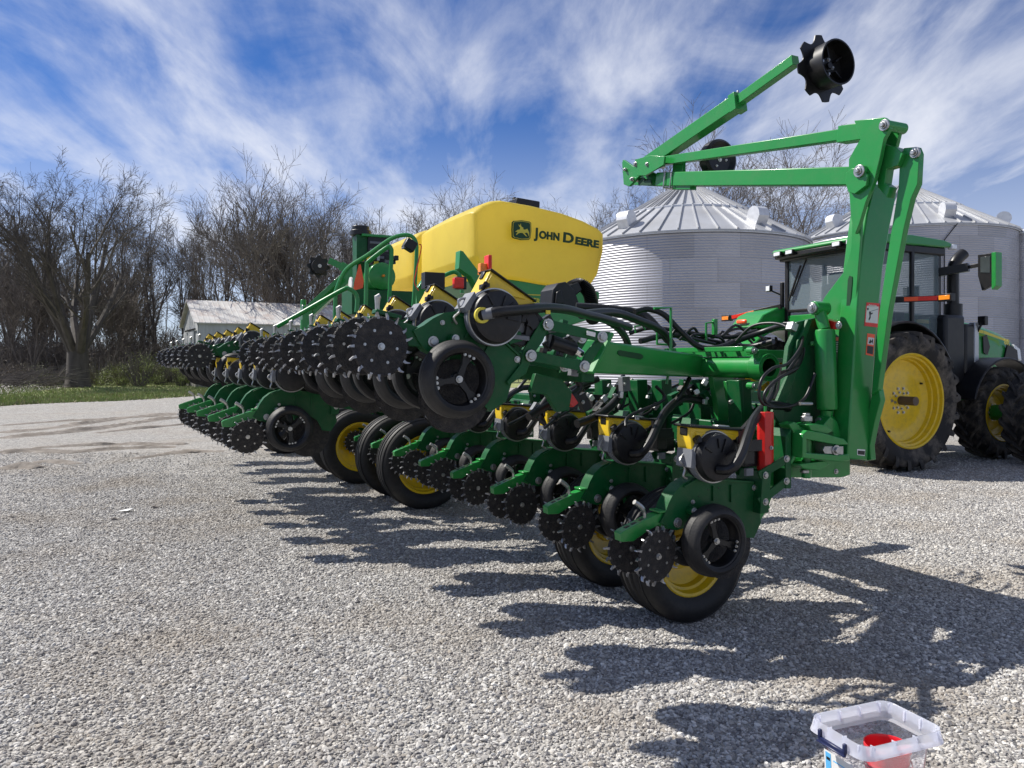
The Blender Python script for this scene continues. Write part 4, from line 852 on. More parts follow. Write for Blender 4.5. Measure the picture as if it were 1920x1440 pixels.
def grain_bin(x,y,Rr,ze,za,nr,label,vents,a0=0):
    b=empty('grain_bin',(x,y,0)); tag(b,label,'grain bin')
    m=MB(); m.lathe([(Rr,0),(Rr,ze)],(0,0,0),BINW,96,axis='z'); m.build('wall',b)
    m=MB(); rc=.45; m.lathe([(Rr+.10,ze-.06),(Rr+.10,ze-.02),(Rr*.55,ze+(za-ze)*(1-(.55*Rr-rc)/(Rr-rc))),(rc,za)],(0,0,0),ROOFM,nr,axis='z')
    for k in range(nr):
        a=2*math.pi*k/nr; c,s=math.cos(a),math.sin(a); zm=ze+(za-ze)*(1-(.55*Rr-rc)/(Rr-rc))
        for r0,z0,r1,z1 in ((Rr+.10,ze-.02,Rr*.55,zm),(Rr*.55,zm+.03,rc,za+.02)):
            m.beam((r0*c,r0*s,z0+.03),(r1*c,r1*s,z1+.03),.035,.06,ROOFM,side=(-s,c,0))
    rf=m.build('roof',b,ang=20)
    m=MB(); m.lathe([(rc+.05,za-.03),(rc+.05,za+.03),(.12,za+.16),(0,za+.17)],(0,0,0),VENTM,24,axis='z'); m.build('roof_cap',rf)
    m=MB(); m.lathe([(Rr*.55+.03,zm-.03),(Rr*.55+.03,zm+.05),(Rr*.55-.05,zm+.08)],(0,0,0),VENTM,nr,axis='z'); m.build('roof_ring',rf)
    for az in vents:
        a=R(az); c,s=math.cos(a),math.sin(a); r_=Rr*.84; z=ze+(za-ze)*(1-(r_-rc)/(Rr-rc)); D=Vector((c,s,0)); S_=Vector((-s,c,0)); Z_=Vector((0,0,1)); P0=Vector((r_*c,r_*s,z))
        m=MB(); hw=.22; D=D*.82; Z_=Z_*.82; pr=[(-.30,-.06),(.30,-.22),(.52,.18),(.50,.34)]+[(.16+.34*math.cos(R(q)),.30+.30*math.sin(R(q))) for q in range(15,180,18)]+[(-.2,.2)]
        vs=[P0+D*p+Z_*q-S_*hw for p,q in pr]+[P0+D*p+Z_*q+S_*hw for p,q in pr]; n=len(pr)
        m.add(vs,[list(range(n)),list(range(n,2*n))[::-1]]+[(i,n+i,n+(i+1)%n,(i+1)%n) for i in range(n)],VENTM); m.build('roof_vent',rf,ang=25)
    m=MB(); m.lathe([(Rr+.015,ze-.10),(Rr+.06,ze-.10),(Rr+.06,ze-.02)],(0,0,0),VENTM,96,axis='z'); m.build('eave_ring',b)
    return b
def bin_at(azdeg,D): return (D*math.sin(R(azdeg)),D*math.cos(R(azdeg)))
x,y=bin_at(12.8,30); b1=grain_bin(x,y,4.38,5.80,8.10,44,'corrugated steel grain bin behind the folded marker arm, with a two-step cone roof',(-135,-65,-100+180,20))
x,y=bin_at(26.9,39); b2=grain_bin(x,y,4.45,7.0,9.35,48,'corrugated steel grain bin behind the tractor cab, with a small tube up its right side',(-92,-160,-28,120))
m=MB(); ww=Vector((1908-960,1442,0)).normalized(); a=R(-33); px_,py_=4.62*math.cos(a),4.62*math.sin(a); m.cyl((px_,py_,0),(px_,py_,6.85),.45,BINW,32); m.lathe([(.50,6.82),(.50,6.88),(.1,7.05),(0,7.05)],(px_,py_,0),VENTM,24,axis='z'); m.build('ladder_tube',b2)
m=MB(); m.tube([(-.6,-4.47,0),(-.6,-4.47,6.3),(-.1,-4.5,6.95)],.02,BLACK,6); m.build('conduit',b2)
x,y=bin_at(38.2,47); grain_bin(x,y,4.45,7.4,10.0,48,'third grain bin, only its edge showing at the right of the photo',(-170,-110))
# ================================================================== BARN
def barn_roof():
    m=mat('rusty_tin_roof',(.54,.53,.51),.6,metal=.1,var=.12,vs=1.2,dirt=(.24,.11,.06),dirtamt=.6,dirts=1.1)
    return m
BR=barn_roof(); BWL=mat('weathered_white_barn_siding',(.40,.42,.44),.7,var=.08,vs=.8,dirt=(.25,.24,.22),dirtamt=.4,dirts=1.5,vstretch=(3,3,.5)); BST=mat('concrete_footing',(.22,.21,.19),.9)
c0=W(373,726,45); barn=empty('barn',(c0.x,c0.y,0),R(30)); tag(barn,'low white metal barn with rust-streaked tin roof, beyond the gravel yard','barn')
Lb,Wb,Eb,Rb=17,6.5,3.85,5.3
m=MB(); m.box((Lb/2,0,Eb/2+.2),(Lb,.12,Eb-.4),BWL); m.box((Lb/2,Wb,Eb/2+.2),(Lb,.12,Eb-.4),BWL); m.prism([(.06,.4),(Wb-.06,.4),(Wb-.06,Eb),(Wb/2,Rb-.05),(.06,Eb)],-.06,.06,BWL,axis='x'); m.prism([(.06,.4),(Wb-.06,.4),(Wb-.06,Eb),(Wb/2,Rb-.05),(.06,Eb)],Lb-.06,Lb+.06,BWL,axis='x')
for k in range(1,40): m.box((k*.375,-.07,Eb/2+.2),(.03,.02,Eb-.42),BWL)
m.build('wall',barn)
m=MB(); ov=.25
for sg in (0,1):
    y0=-ov if sg==0 else Wb+ov; z0=Eb-.1
    m.add([(-.3,y0,z0),(Lb+.3,y0,z0),(Lb+.3,Wb/2,Rb),(-.3,Wb/2,Rb),(-.3,y0,z0+.06),(Lb+.3,y0,z0+.06),(Lb+.3,Wb/2,Rb+.06),(-.3,Wb/2,Rb+.06)],[(0,1,2,3),(4,5,6,7),(0,1,5,4),(2,3,7,6),(1,2,6,5),(0,3,7,4)],BR)
for k in range(52): m.beam((-.3+k*.3,-ov,Eb-.03),(-.3+k*.3,Wb/2,Rb+.075),.03,.03,BR)
m.build('roof',barn)
m=MB(); m.box((Lb/2,-.02,.22),(Lb+.1,.3,.44),BST); m.box((-.05,Wb/2,.22),(.3,Wb,.44),BST); m.box((3,-.5,.35),(5,.6,.5),BST); m.build('footing',barn)
m=MB(); m.box((-.12,Wb*.35,1.9),(.06,2.4,3.0),BWL); m.box((-.16,Wb*.4,3.45),(.06,4.4,.08),BLACK); m.build('sliding_door',barn)
# ================================================================== TREES
def bark(name,c): return mat(name,c,.9,var=.3,vs=4,bump=.4,bs=14,vstretch=(1,1,.3))
BARK=bark('grey_bark',(.08,.07,.06)); BARK2=bark('brown_bark',(.14,.122,.105)); BARK3=bark('pale_bark',(.15,.13,.115))
def bare_tree(h,r0,seed,split=.16,nl=5,spread=.55,depth=5,mt=None,br=(4,6),twig=1.0,fork=True,minr=.011):
    rnd=random.Random(seed); tr=MB(); cr=MB(); mt=mt or BARK
    def grow(p,d,L,r,lev,mb):
        n=5 if lev<2 else (4 if lev<4 else 3); pts=[Vector(p)]; rs=[r]; d=Vector(d).normalized(); seg=L/n
        for i in range(n):
            d=(d+Vector((rnd.gauss(0,.06+.025*lev),rnd.gauss(0,.06+.025*lev),rnd.gauss(.03,.05)))).normalized(); pts.append(pts[-1]+d*seg); rs.append(max(minr*.8,r*(1-.62*(i+1)/n)))
        mb.tube(pts,rs,mt,7 if lev<1 else (5 if lev<3 else 3),close=False)
        if lev>=depth: return
        nb=rnd.randint(*br)+(2 if lev==0 else 0)+(1 if lev>=depth-2 else 0)
        for j in range(nb):
            t=.25+.75*(j+rnd.random()*.8)/nb; t=min(t,.99); k=int(t*n); q=pts[k].lerp(pts[min(k+1,n)],t*n-k)
            dd=(pts[min(k+1,n)]-pts[max(k-1,0)]).normalized(); ax=Vector((rnd.gauss(0,1),rnd.gauss(0,1),rnd.gauss(0,1))); ax=(ax-dd*ax.dot(dd)).normalized()
            ang=rnd.uniform(.30,.62) if lev<2 else rnd.uniform(.4,.9); nd=dd*math.cos(ang)+ax*math.sin(ang); nd.z+=.12 if lev<3 else .02
            grow(q,nd,L*rnd.uniform(.45,.66)*(1.0 if lev<depth-1 else twig),max(minr,rs[k]*rnd.uniform(.42,.6)),lev+1,cr)
    base=Vector((0,0,-.15)); top=Vector((rnd.uniform(-.1,.1),rnd.uniform(-.1,.1),h*split))
    tr.tube([base,Vector((0,0,.25)),top*.5,top],[r0*1.45,r0*1.1,r0*.95,r0*.9],mt,12,close=False)
    for k in range(nl):
        a=2*math.pi*k/nl+rnd.uniform(-.4,.4); sp=spread*rnd.uniform(.5,1.2)
        if k==0: sp*=.25
        d=Vector((math.cos(a)*sp,math.sin(a)*sp,1)); grow(top*.93+Vector((math.cos(a)*r0*.4,math.sin(a)*r0*.4,0)),d,h*(1-split)*rnd.uniform(.52,.68),r0*rnd.uniform(.30,.46),0,tr)
    return tr,cr
def place_tree(tpl,x,y,s,rz,label,group=None,cat='tree'):
    e=empty('bare_tree',(x,y,0),rz); e.scale=(s,s,s); tag(e,label,cat,group)
    for n,me in zip(('trunk','crown'),tpl):
        o=bpy.data.objects.new(n,me); COL.objects.link(o); o.parent=e
    return e
def tpl(*a,**k):
    t,c=bare_tree(*a,**k); a1=t.build('trunk',fixn=False); a2=c.build('crown',fixn=False); m1,m2=a1.data,a2.data; bpy.data.objects.remove(a1); bpy.data.objects.remove(a2); return m1,m2
big=tpl(13.6,.62,11,split=.16,nl=7,spread=.78,depth=5,mt=BARK,br=(3,4),minr=.0085)
p=W(146,727,45); place_tree(big,p.x,p.y,1.0,R(20),'largest bare tree, thick low-forking trunk on the grass left of the barn')
tA=tpl(17,.26,21,split=.28,nl=4,spread=.30,depth=4,mt=BARK2,br=(3,4),minr=.012)
tB=tpl(16,.22,22,split=.35,nl=3,spread=.28,depth=4,mt=BARK,br=(3,4),minr=.012)
tC=tpl(15,.30,23,split=.2,nl=5,spread=.42,depth=4,mt=BARK3,br=(3,4),minr=.012)
tD=tpl(9,.12,24,split=.15,nl=5,spread=.4,depth=3,mt=BARK2,br=(5,7),minr=.018)
T4=[tA,tB,tC,tD]
def at_(xpx,Z): return ((xpx-960)/F*Z,Z)
rows=[ # px x, depth, px top y, template, label
 (545,70,290,tC,'tall bare tree rising highest above the barn roof'),(425,66,345,tC,'spreading bare tree directly behind the barn\'s left end'),
 (852,75,322,tC,'bare tree with early buds standing above the yellow tank'),
 (1105,62,356,tA,'small bare tree between the yellow tank and the first bin'),(1208,66,345,tA,'bare tree behind the left slope of the first bin roof'),
 (1335,58,250,tC,'tall bare tree above the peak of the first bin'),(1470,52,268,tC,'wide bare tree between the two grain bin roofs'),(1545,64,380,tA,'short bare tree top showing at the second bin roof edge')]
for i,(xx,Z,ty,tp,lb) in enumerate(rows):
    x,y=at_(xx,Z); h=(680-ty)/F*Z+H; hh={tA:17,tB:16,tC:15,tD:9}[tp]; place_tree(tp,x,y,h/hh*(.88 if i<3 else .95),R(i*77),lb)
# woodland edge
rnd=random.Random(5); fixed=[(-30,395),(20,420),(70,380),(235,380),(290,400),(345,420),(385,400),(470,380),(510,400),(590,350),(625,400),(655,405),(690,410),(730,410),(760,420)]
for i,(xx,ty) in enumerate(fixed):
    Z=rnd.uniform(56,72); x,y=at_(xx,Z); tp=T4[rnd.randint(0,2)]; h=(680-ty)/F*Z+H; hh={tA:17,tB:16,tC:15}[tp]; place_tree(tp,x,y,h/hh,rnd.uniform(0,6.28),'bare slender tree in the woodland edge behind the yard','trees along the woodland edge')
for i in range(16):
    xx=rnd.uniform(-60,790); Z=rnd.uniform(52,66); 
    if 100<xx<190: continue
    x,y=at_(xx,Z); place_tree(tD,x,y,rnd.uniform(.8,1.35),rnd.uniform(0,6.28),'low bare understorey tree beneath the woodland edge','young trees below the woodland edge','small tree')
# dense far wood: one mass
m=MB(); rnd=random.Random(9)
for i in range(110):
    Z=rnd.uniform(72,100); xx=rnd.uniform(-120,1180) if i<85 else rnd.uniform(1100,1950); x,y=at_(xx,Z); 
    lim=(395 if xx<800 else 470)
    h=((680-lim)/F*Z+H)*rnd.uniform(.75,1.03); r_=rnd.uniform(.05,.14); p0=Vector((x,y,0)); pts=[p0,p0+Vector((rnd.gauss(0,.3),0,h*.4)),p0+Vector((rnd.gauss(0,.6),0,h*.75)),p0+Vector((rnd.gauss(0,.8),0,h))]
    m.tube(pts,[r_,r_*.8,r_*.5,.03],BARK2,4,close=False)
    for k in range(24):
        t=rnd.uniform(.12,.98); q=p0.lerp(pts[3],t); L_=rnd.uniform(.8,2.8)*(1.25-t*.7); a=rnd.uniform(0,6.28); d=Vector((math.cos(a),math.sin(a)*.4,rnd.uniform(.3,1.1))).normalized()*L_
        m.tube([q,q+d*.5+Vector((0,0,.1)),q+d],[.035,.025,.014],BARK2,3,close=False)
        for g in range(3):
            q2=q+d*rnd.uniform(.3,.9); m.tube([q2,q2+Vector((rnd.gauss(0,.5),rnd.gauss(0,.3),rnd.uniform(.2,.9)))],[.018,.010],BARK2,3,close=False)
for i in range(8500):
    Z=rnd.uniform(54,80); xx=rnd.uniform(-140,640) if i<7800 else rnd.uniform(640,1950); x,y=at_(xx,Z); h=rnd.uniform(.8,3.6)*(1 if i%6 else 1.5); p0=Vector((x,y,0)); d=Vector((rnd.gauss(0,.35),rnd.gauss(0,.3),1)); p1=p0+d*h; m.tube([p0,p0.lerp(p1,.5),p1],[.035,.025,.012],BARK2,3,close=False)
    for g in range(3): q2=p0.lerp(p1,rnd.uniform(.3,.95)); m.tube([q2,q2+Vector((rnd.gauss(0,.5),rnd.gauss(0,.3),rnd.uniform(.1,.8)))],[.02,.012],BARK2,3,close=False)
wd=m.build('woodland',fixn=False); tag(wd,'far bare woodland forming a grey-brown band behind the barn','woodland',kind='stuff')
# bushes and undergrowth
def leafmat(n,c):
    return mat(n,c,.6,var=.4,vs=2)
LEAF=leafmat('spring_leaves',(.24,.28,.08)); LEAF2=leafmat('dull_leaves',(.16,.18,.07)); DRY=leafmat('dry_scrub',(.13,.105,.07))
def bush(x,y,w_,h_,n,mm,label,seed,group=None):
    rnd=random.Random(seed); e=empty('bush',(x,y,0)); tag(e,label,'bush',group); l=MB(); s=MB()
    cl=[(rnd.gauss(0,w_*.3),rnd.gauss(0,w_*.25),rnd.uniform(.15,.8)*h_,rnd.uniform(.2,.45)*w_*.6) for _ in range(9)]
    for i in range(n):
        c=rnd.choice(cl); p=Vector((c[0]+rnd.gauss(0,c[3]*.6),c[1]+rnd.gauss(0,c[3]*.6),max(.03,c[2]+rnd.gauss(0,c[3]*.45)))); a=Vector((rnd.gauss(0,1),rnd.gauss(0,1),rnd.gauss(0,1))).normalized()*rnd.uniform(.03,.07); b=a.cross(Vector((rnd.gauss(0,1),rnd.gauss(0,1),rnd.gauss(0,1)))).normalized()*.04
        l.add([p,p+a*.5+b*.5,p+a,p+a*.5-b*.5],[(0,1,2,3)],mm)
    for i in range(46):
        a=rnd.uniform(0,6.28); q=Vector((math.cos(a)*w_*.1,math.sin(a)*w_*.1,0)); t=Vector((math.cos(a)*w_*rnd.uniform(.1,.6),math.sin(a)*w_*.5,h_*rnd.uniform(.6,1.15))); s.tube([q,q.lerp(t,.5)+Vector((0,0,.15)),t],[.03,.02,.01],BARK2,3,close=False)
    l.build('foliage',e,fixn=False); s.build('stem',e,fixn=False)
for i,(xx,Z,w_,h_,mm) in enumerate([(262,46,2.6,2.2,LEAF),(228,48,2.0,1.6,LEAF),(340,47,1.8,1.4,LEAF),(185,49,2.4,1.6,LEAF2),(300,50,2.2,1.4,LEAF2),(90,48,2.6,1.3,LEAF2),(40,50,3,1.4,DRY),(-20,50,3,1.6,DRY)]):
    x,y=at_(xx,Z); bush(x,y,w_,h_,2600,mm,['leafy pale green bush, largest, right of the big tree','pale green bush left of the largest bush','pale green bush against the left end of the barn','dull green bush close behind the big tree trunk','low dull bush between the big tree and the barn','dull low bush left of the big tree','dry brown bush at the left behind the brush pile','dry brown bush at the left picture edge'][i],40+i)
# brush pile
m=MB(); rnd=random.Random(3)
for i in range(120):
    x,y=at_(rnd.uniform(-40,105),rnd.uniform(41,46)); L_=rnd.uniform(.8,3.2); a=rnd.uniform(-.7,.7); p=Vector((x,y,rnd.uniform(.05,.6))); d=Vector((math.cos(a)*L_,math.sin(a)*L_*.5,rnd.uniform(-.1,.9))); m.tube([p,p+d*.5+Vector((0,0,rnd.uniform(0,.3))),p+d],[.022,.016,.008],rnd.choice([BARK,BARK3,BARK2]),4,close=False)
o=m.build('brush_pile',fixn=False); tag(o,'heap of fallen grey branches on the grass at the far left','brush pile')
# ================================================================== GROUND
def gravel_mat():
    m=bpy.data.materials.new('crushed_gravel'); m.use_nodes=True; t=m.node_tree; b=t.nodes['Principled BSDF']; b.inputs['Roughness'].default_value=.9; b.inputs['Specular IOR Level'].default_value=.25
    c=N(t,'ShaderNodeTexCoord'); 
    wp=N(t,'ShaderNodeTexNoise'); wp.inputs['Scale'].default_value=20; t.links.new(c.outputs['Object'],wp.inputs['Vector'])
    v=N(t,'ShaderNodeTexVoronoi'); v.inputs['Scale'].default_value=56; t.links.new(c.outputs['Object'],v.inputs['Vector'])
    v2=N(t,'ShaderNodeTexVoronoi'); v2.inputs['Scale'].default_value=17; t.links.new(c.outputs['Object'],v2.inputs['Vector'])
    sp=N(t,'ShaderNodeSeparateColor'); t.links.new(v.outputs['Color'],sp.inputs[0]); sp2=N(t,'ShaderNodeSeparateColor'); t.links.new(v2.outputs['Color'],sp2.inputs[0])
    r=N(t,'ShaderNodeValToRGB'); e=r.color_ramp.elements; e[0].position=0; e[0].color=(.14,.13,.125,1); e[1].position=1; e[1].color=(.66,.635,.59,1); x=e.new(.35); x.color=(.29,.28,.265,1); x=e.new(.75); x.color=(.47,.455,.43,1)
    mixv=M(t,'ADD',M(t,'MULTIPLY',sp.outputs[0],.72),M(t,'MULTIPLY',sp2.outputs[0],.28)); t.links.new(mixv,r.inputs[0])
    # patches of brown dirt and worn tracks
    n=N(t,'ShaderNodeTexNoise'); n.inputs['Scale'].default_value=.9; n.inputs['Detail'].default_value=9; n.inputs['Roughness'].default_value=.62; n.inputs['Distortion'].default_value=.4; t.links.new(c.outputs['Object'],n.inputs['Vector'])
    rr=N(t,'ShaderNodeMapRange'); t.links.new(n.outputs[0],rr.inputs[0]); rr.inputs[1].default_value=.46; rr.inputs[2].default_value=.66; rr.inputs[4].default_value=.6
    at=N(t,'ShaderNodeAttribute'); at.attribute_name='dirt'; 
    n4=N(t,'ShaderNodeTexNoise'); n4.inputs['Scale'].default_value=2.2; n4.inputs['Detail'].default_value=9; n4.inputs['Roughness'].default_value=.7
    mp=N(t,'ShaderNodeMapping'); mp.inputs['Scale'].default_value=(.35,1.3,1); mp.inputs['Rotation'].default_value=(0,0,R(-12)); t.links.new(c.outputs['Object'],mp.inputs[0]); t.links.new(mp.outputs[0],n4.inputs['Vector'])
    r4=N(t,'ShaderNodeMapRange'); t.links.new(n4.outputs[0],r4.inputs[0]); r4.inputs[1].default_value=.44; r4.inputs[2].default_value=.6
    dirt=M(t,'MAXIMUM',rr.outputs[0],M(t,'MULTIPLY',at.outputs['Fac'],r4.outputs[0]),clamp=True)
    mx=N(t,'ShaderNodeMixRGB'); t.links.new(M(t,'MULTIPLY',dirt,.65),mx.inputs[0]); t.links.new(r.outputs[0],mx.inputs[1]); mx.inputs[2].default_value=(.25,.21,.165,1)
    t.links.new(mx.outputs[0],b.inputs['Base Color'])
    h=M(t,'SUBTRACT',1.0,M(t,'MULTIPLY',v.outputs['Distance'],1.2)); h=M(t,'ADD',h,M(t,'MULTIPLY',sp.outputs[1],.6)); h=M(t,'MULTIPLY',h,M(t,'SUBTRACT',1.0,M(t,'MULTIPLY',dirt,.5)))
    bp=N(t,'ShaderNodeBump'); bp.inputs['Strength'].default_value=1.0; bp.inputs['Distance'].default_value=.016; t.links.new(h,bp.inputs['Height'])
    bp2=N(t,'ShaderNodeBump'); bp2.inputs['Strength'].default_value=.8; bp2.inputs['Distance'].default_value=.08; t.links.new(n4.outputs[0],bp2.inputs['Height']); t.links.new(bp.outputs[0],bp2.inputs['Normal']); t.links.new(bp2.outputs[0],b.inputs['Normal'])
    return m
GM=gravel_mat()
def groundz(x,y): return 0.0
import bmesh
xs=[-700,-200,-90]+[-60+i*1.0 for i in range(0,121)]+[90,200,700]; ys=[-60,-10,0]+[i*1.0 for i in range(1,61)]+[80,120,300,900]
vs=[(x,y,.0) for y in ys for x in xs]; nx=len(xs); fs=[(j*nx+i,j*nx+i+1,(j+1)*nx+i+1,(j+1)*nx+i) for j in range(len(ys)-1) for i in range(nx-1)]
me=bpy.data.meshes.new('ground'); me.from_pydata(vs,[],fs); me.materials.append(GM); at=me.attributes.new('dirt','FLOAT','POINT')
for i,(x,y,z) in enumerate(vs):
    # tyre-worn band crossing the yard at the left
    d=0
    for (y0,wd_,sl) in ((17.2,1.4,.05),(12.8,1.2,.03),(22,1.5,-.02)):
        d=max(d,max(0,1-abs(y-(y0+sl*(x+5)))/wd_)* (1 if -14<x<-1 else 0)*(.95))
    at.data[i].value=d
g=bpy.data.objects.new('ground',me); COL.objects.link(g); tag(g,'pale crushed gravel farm yard with darker worn tracks','gravel yard',kind='structure')
# churned tyre ridges in the yard
def ridge(pts,wd_,h_,seed):
    rnd=random.Random(seed); p=spline(pts,14); vs=[]; n=len(p); K=9
    for i,q in enumerate(p):
        d=(p[min(i+1,n-1)]-p[max(i-1,0)]).normalized(); s=Vector((-d.y,d.x,0)); e=math.sin(math.pi*i/(n-1))**.4
        for k in range(K):
            t=(k/(K-1)-.5)*2; z=h_*e*(math.cos(t*math.pi)*.5+.5)*(.55+.9*noise.noise(Vector((q.x*2,q.y*2+k*.5,seed)))) if 0<k<K-1 else -.01
            vs.append(q+s*(t*wd_/2+.05*noise.noise(Vector((q.x*3,k,seed))))+Vector((0,0,z)))
    fs=[(i*K+k,i*K+k+1,(i+1)*K+k+1,(i+1)*K+k) for i in range(n-1) for k in range(K-1)]
    return vs,fs
DIRT=mat('churned_dirt',(.15,.13,.11),.95,var=.35,vs=3,bump=1.0,bs=20,dirt=(.28,.26,.235),dirtamt=.6,dirts=6)
m=MB()
def G(x,y): Z=F*H/(y-680); return Vector(((x-960)/F*Z,Z,0))
for i,pp in enumerate([[(0,812),(120,800),(240,783),(330,775)],[(0,822),(150,808),(260,792),(370,778)],[(60,840),(170,835),(300,833),(350,833)],[(0,850),(60,846),(150,848)],[(120,850),(220,842),(330,838)],[(0,880),(40,876),(75,878)],[(60,868),(100,866),(150,870)],[(180,812),(300,800),(400,792)],[(0,798),(150,788),(300,780),(400,770)],[(250,860),(330,850),(420,846)]]):
    a,b=ridge([G(*q) for q in pp],[.5,.5,.35,.5,.35,.4,.35,.3,.4,.3][i],[.08,.09,.06,.08,.07,.08,.06,.05,.05,.05][i],i+1); m.add(a,b,DIRT)
o=m.build('dirt_track',fixn=False,ang=80); tag(o,'churned brown tyre ridges crossing the gravel at the left','dirt track',kind='structure')
# lawn
GRM=mat('lawn_turf',(.20,.23,.075),.9,var=.35,vs=1.3,bump=.6,bs=9,dirt=(.16,.14,.06),dirtamt=.5,dirts=.8)
edge=[(-400,792),(-200,776),(0,761),(60,757),(130,754),(200,752),(280,748),(350,743),(420,739),(600,734),(900,728),(1300,722),(2100,716)]
vs=[];me=bpy.data.meshes.new('lawn')
pts=[]
for i in range(len(edge)-1):
    for k in range(8):
        t=k/8; x=edge[i][0]*(1-t)+edge[i+1][0]*t; y=edge[i][1]*(1-t)+edge[i+1][1]*t+noise.noise(Vector((x*.05,0,0)))*1.6+noise.noise(Vector((x*.3,2,0)))*.9; pts.append(G(x,y))
vs=[(p.x,p.y,.012) for p in pts]+[(p.x+(p.x)*9,p.y+500,.012) for p in pts]; n=len(pts); me.from_pydata(vs,[],[(i,i+1,n+i+1,n+i) for i in range(n-1)]); me.materials.append(GRM)
lawn=bpy.data.objects.new('lawn',me); COL.objects.link(lawn); tag(lawn,'strip of green spring lawn between the gravel and the woods','lawn',kind='structure')
m=MB(); rnd=random.Random(12); GB=mat('grass_blades',(.21,.26,.085),.7,var=.4,vs=1.5); GB2=mat('dry_grass_blades',(.30,.26,.14),.8,var=.3)
for i in range(26000):
    xx=rnd.uniform(-60,430); y0=None
    for a,b in zip(edge,edge[1:]):
        if a[0]<=xx<=b[0]: y0=a[1]+(b[1]-a[1])*(xx-a[0])/(b[0]-a[0])
    yy=y0+1.0-abs(rnd.gauss(0,14)) if rnd.random()<.6 else rnd.uniform(712,y0)
    if yy<708: continue
    p=G(xx,yy); a=rnd.uniform(0,6.28); h_=rnd.uniform(.04,.13)*(1.6 if rnd.random()<.06 else 1); w_=rnd.uniform(.015,.04); d=Vector((math.cos(a)*w_,math.sin(a)*w_,0)); m.add([p-d,p+d,p+Vector((rnd.gauss(0,.03),rnd.gauss(0,.03),h_))],[(0,1,2)],GB if rnd.random()<.82 else GB2)
o=m.build('grass',fixn=False,smooth=False); tag(o,'short uneven grass blades over the lawn','grass',kind='stuff')
# ---- loose stones near the camera
SM=bpy.data.materials.new('gravel_stone'); SM.use_nodes=True; t=SM.node_tree; b=t.nodes['Principled BSDF']; b.inputs['Roughness'].default_value=.85; b.inputs['Specular IOR Level'].default_value=.3
oi=N(t,'ShaderNodeObjectInfo'); r=N(t,'ShaderNodeValToRGB'); e=r.color_ramp.elements; e[0].color=(.17,.16,.16,1); e[1].color=(.66,.64,.60,1)
for p_,c_ in ((.2,(.25,.24,.23,1)),(.5,(.37,.355,.33,1)),(.56,(.32,.285,.24,1)),(.6,(.41,.395,.375,1)),(.9,(.52,.505,.475,1))): x=e.new(p_); x.color=c_
t.links.new(oi.outputs['Random'],r.inputs[0]); tc_=N(t,'ShaderNodeTexCoord'); n_=N(t,'ShaderNodeTexNoise'); n_.inputs['Scale'].default_value=2.0; n_.inputs['Detail'].default_value=5; t.links.new(tc_.outputs['Object'],n_.inputs['Vector'])
rg=N(t,'ShaderNodeMapRange'); t.links.new(n_.outputs[0],rg.inputs[0]); rg.inputs[3].default_value=.7; rg.inputs[4].default_value=1.25
x=N(t,'ShaderNodeMixRGB',blend_type='MULTIPLY'); x.inputs[0].default_value=1; t.links.new(r.outputs[0],x.inputs[1]); t.links.new(rg.outputs[0],x.inputs[2])
pn=N(t,'ShaderNodeTexNoise'); pn.inputs['Scale'].default_value=.9; pn.inputs['Detail'].default_value=6; t.links.new(oi.outputs['Location'],pn.inputs['Vector'])
pr=N(t,'ShaderNodeMapRange'); t.links.new(pn.outputs[0],pr.inputs[0]); pr.inputs[1].default_value=.48; pr.inputs[2].default_value=.68; pr.inputs[4].default_value=.52
y_=N(t,'ShaderNodeMixRGB'); t.links.new(pr.outputs[0],y_.inputs[0]); t.links.new(x.outputs[0],y_.inputs[1]); y_.inputs[2].default_value=(.27,.225,.17,1); t.links.new(y_.outputs[0],b.inputs['Base Color'])
gw=bpy.data.meshes.new('gravel'); vs=[];fs=[]; zs=[1.9,2.2,2.6,3.0,3.5,4,4.6,5.3,6.2,7.2,8.4,10,12.5]; K=30
for z in zs:
    for k in range(K+1): vs.append(((k/K-.5)*2*(.72*z+.3),z,0))
for j in range(len(zs)-1):
    for k in range(K): fs.append((j*(K+1)+k,j*(K+1)+k+1,(j+1)*(K+1)+k+1,(j+1)*(K+1)+k))
gw.from_pydata(vs,[],fs); da=gw.attributes.new('dens','FLOAT','POINT')
for i,v in enumerate(vs):
    nn_=noise.noise(Vector((v[0]*.6,v[1]*.6,3)))+.5*noise.noise(Vector((v[0]*1.7,v[1]*1.7,7)))
    base=6200 if v[1]<5 else max(0,6200*(1-(v[1]-5)/7.6))
    da.data[i].value=base*max(.25,min(1,.95+nn_*1.1))
gw.materials.append(SM)
go=bpy.data.objects.new('gravel',gw); COL.objects.link(go); tag(go,'loose grey crushed stones lying over the yard in the foreground','gravel',kind='stuff')
ng=bpy.data.node_groups.new('scatter','GeometryNodeTree'); ng.interface.new_socket('Geometry',in_out='INPUT',socket_type='NodeSocketGeometry'); ng.interface.new_socket('Geometry',in_out='OUTPUT',socket_type='NodeSocketGeometry')
gi=ng.nodes.new('NodeGroupInput'); gout=ng.nodes.new('NodeGroupOutput'); L=ng.links.new
dp=ng.nodes.new('GeometryNodeDistributePointsOnFaces'); na=ng.nodes.new('GeometryNodeInputNamedAttribute'); na.data_type='FLOAT'; na.inputs[0].default_value='dens'
L(gi.outputs[0],dp.inputs['Mesh']); L(na.outputs[0],dp.inputs['Density'])
ico=ng.nodes.new('GeometryNodeMeshIcoSphere'); ico.inputs['Radius'].default_value=1; ico.inputs['Subdivisions'].default_value=2
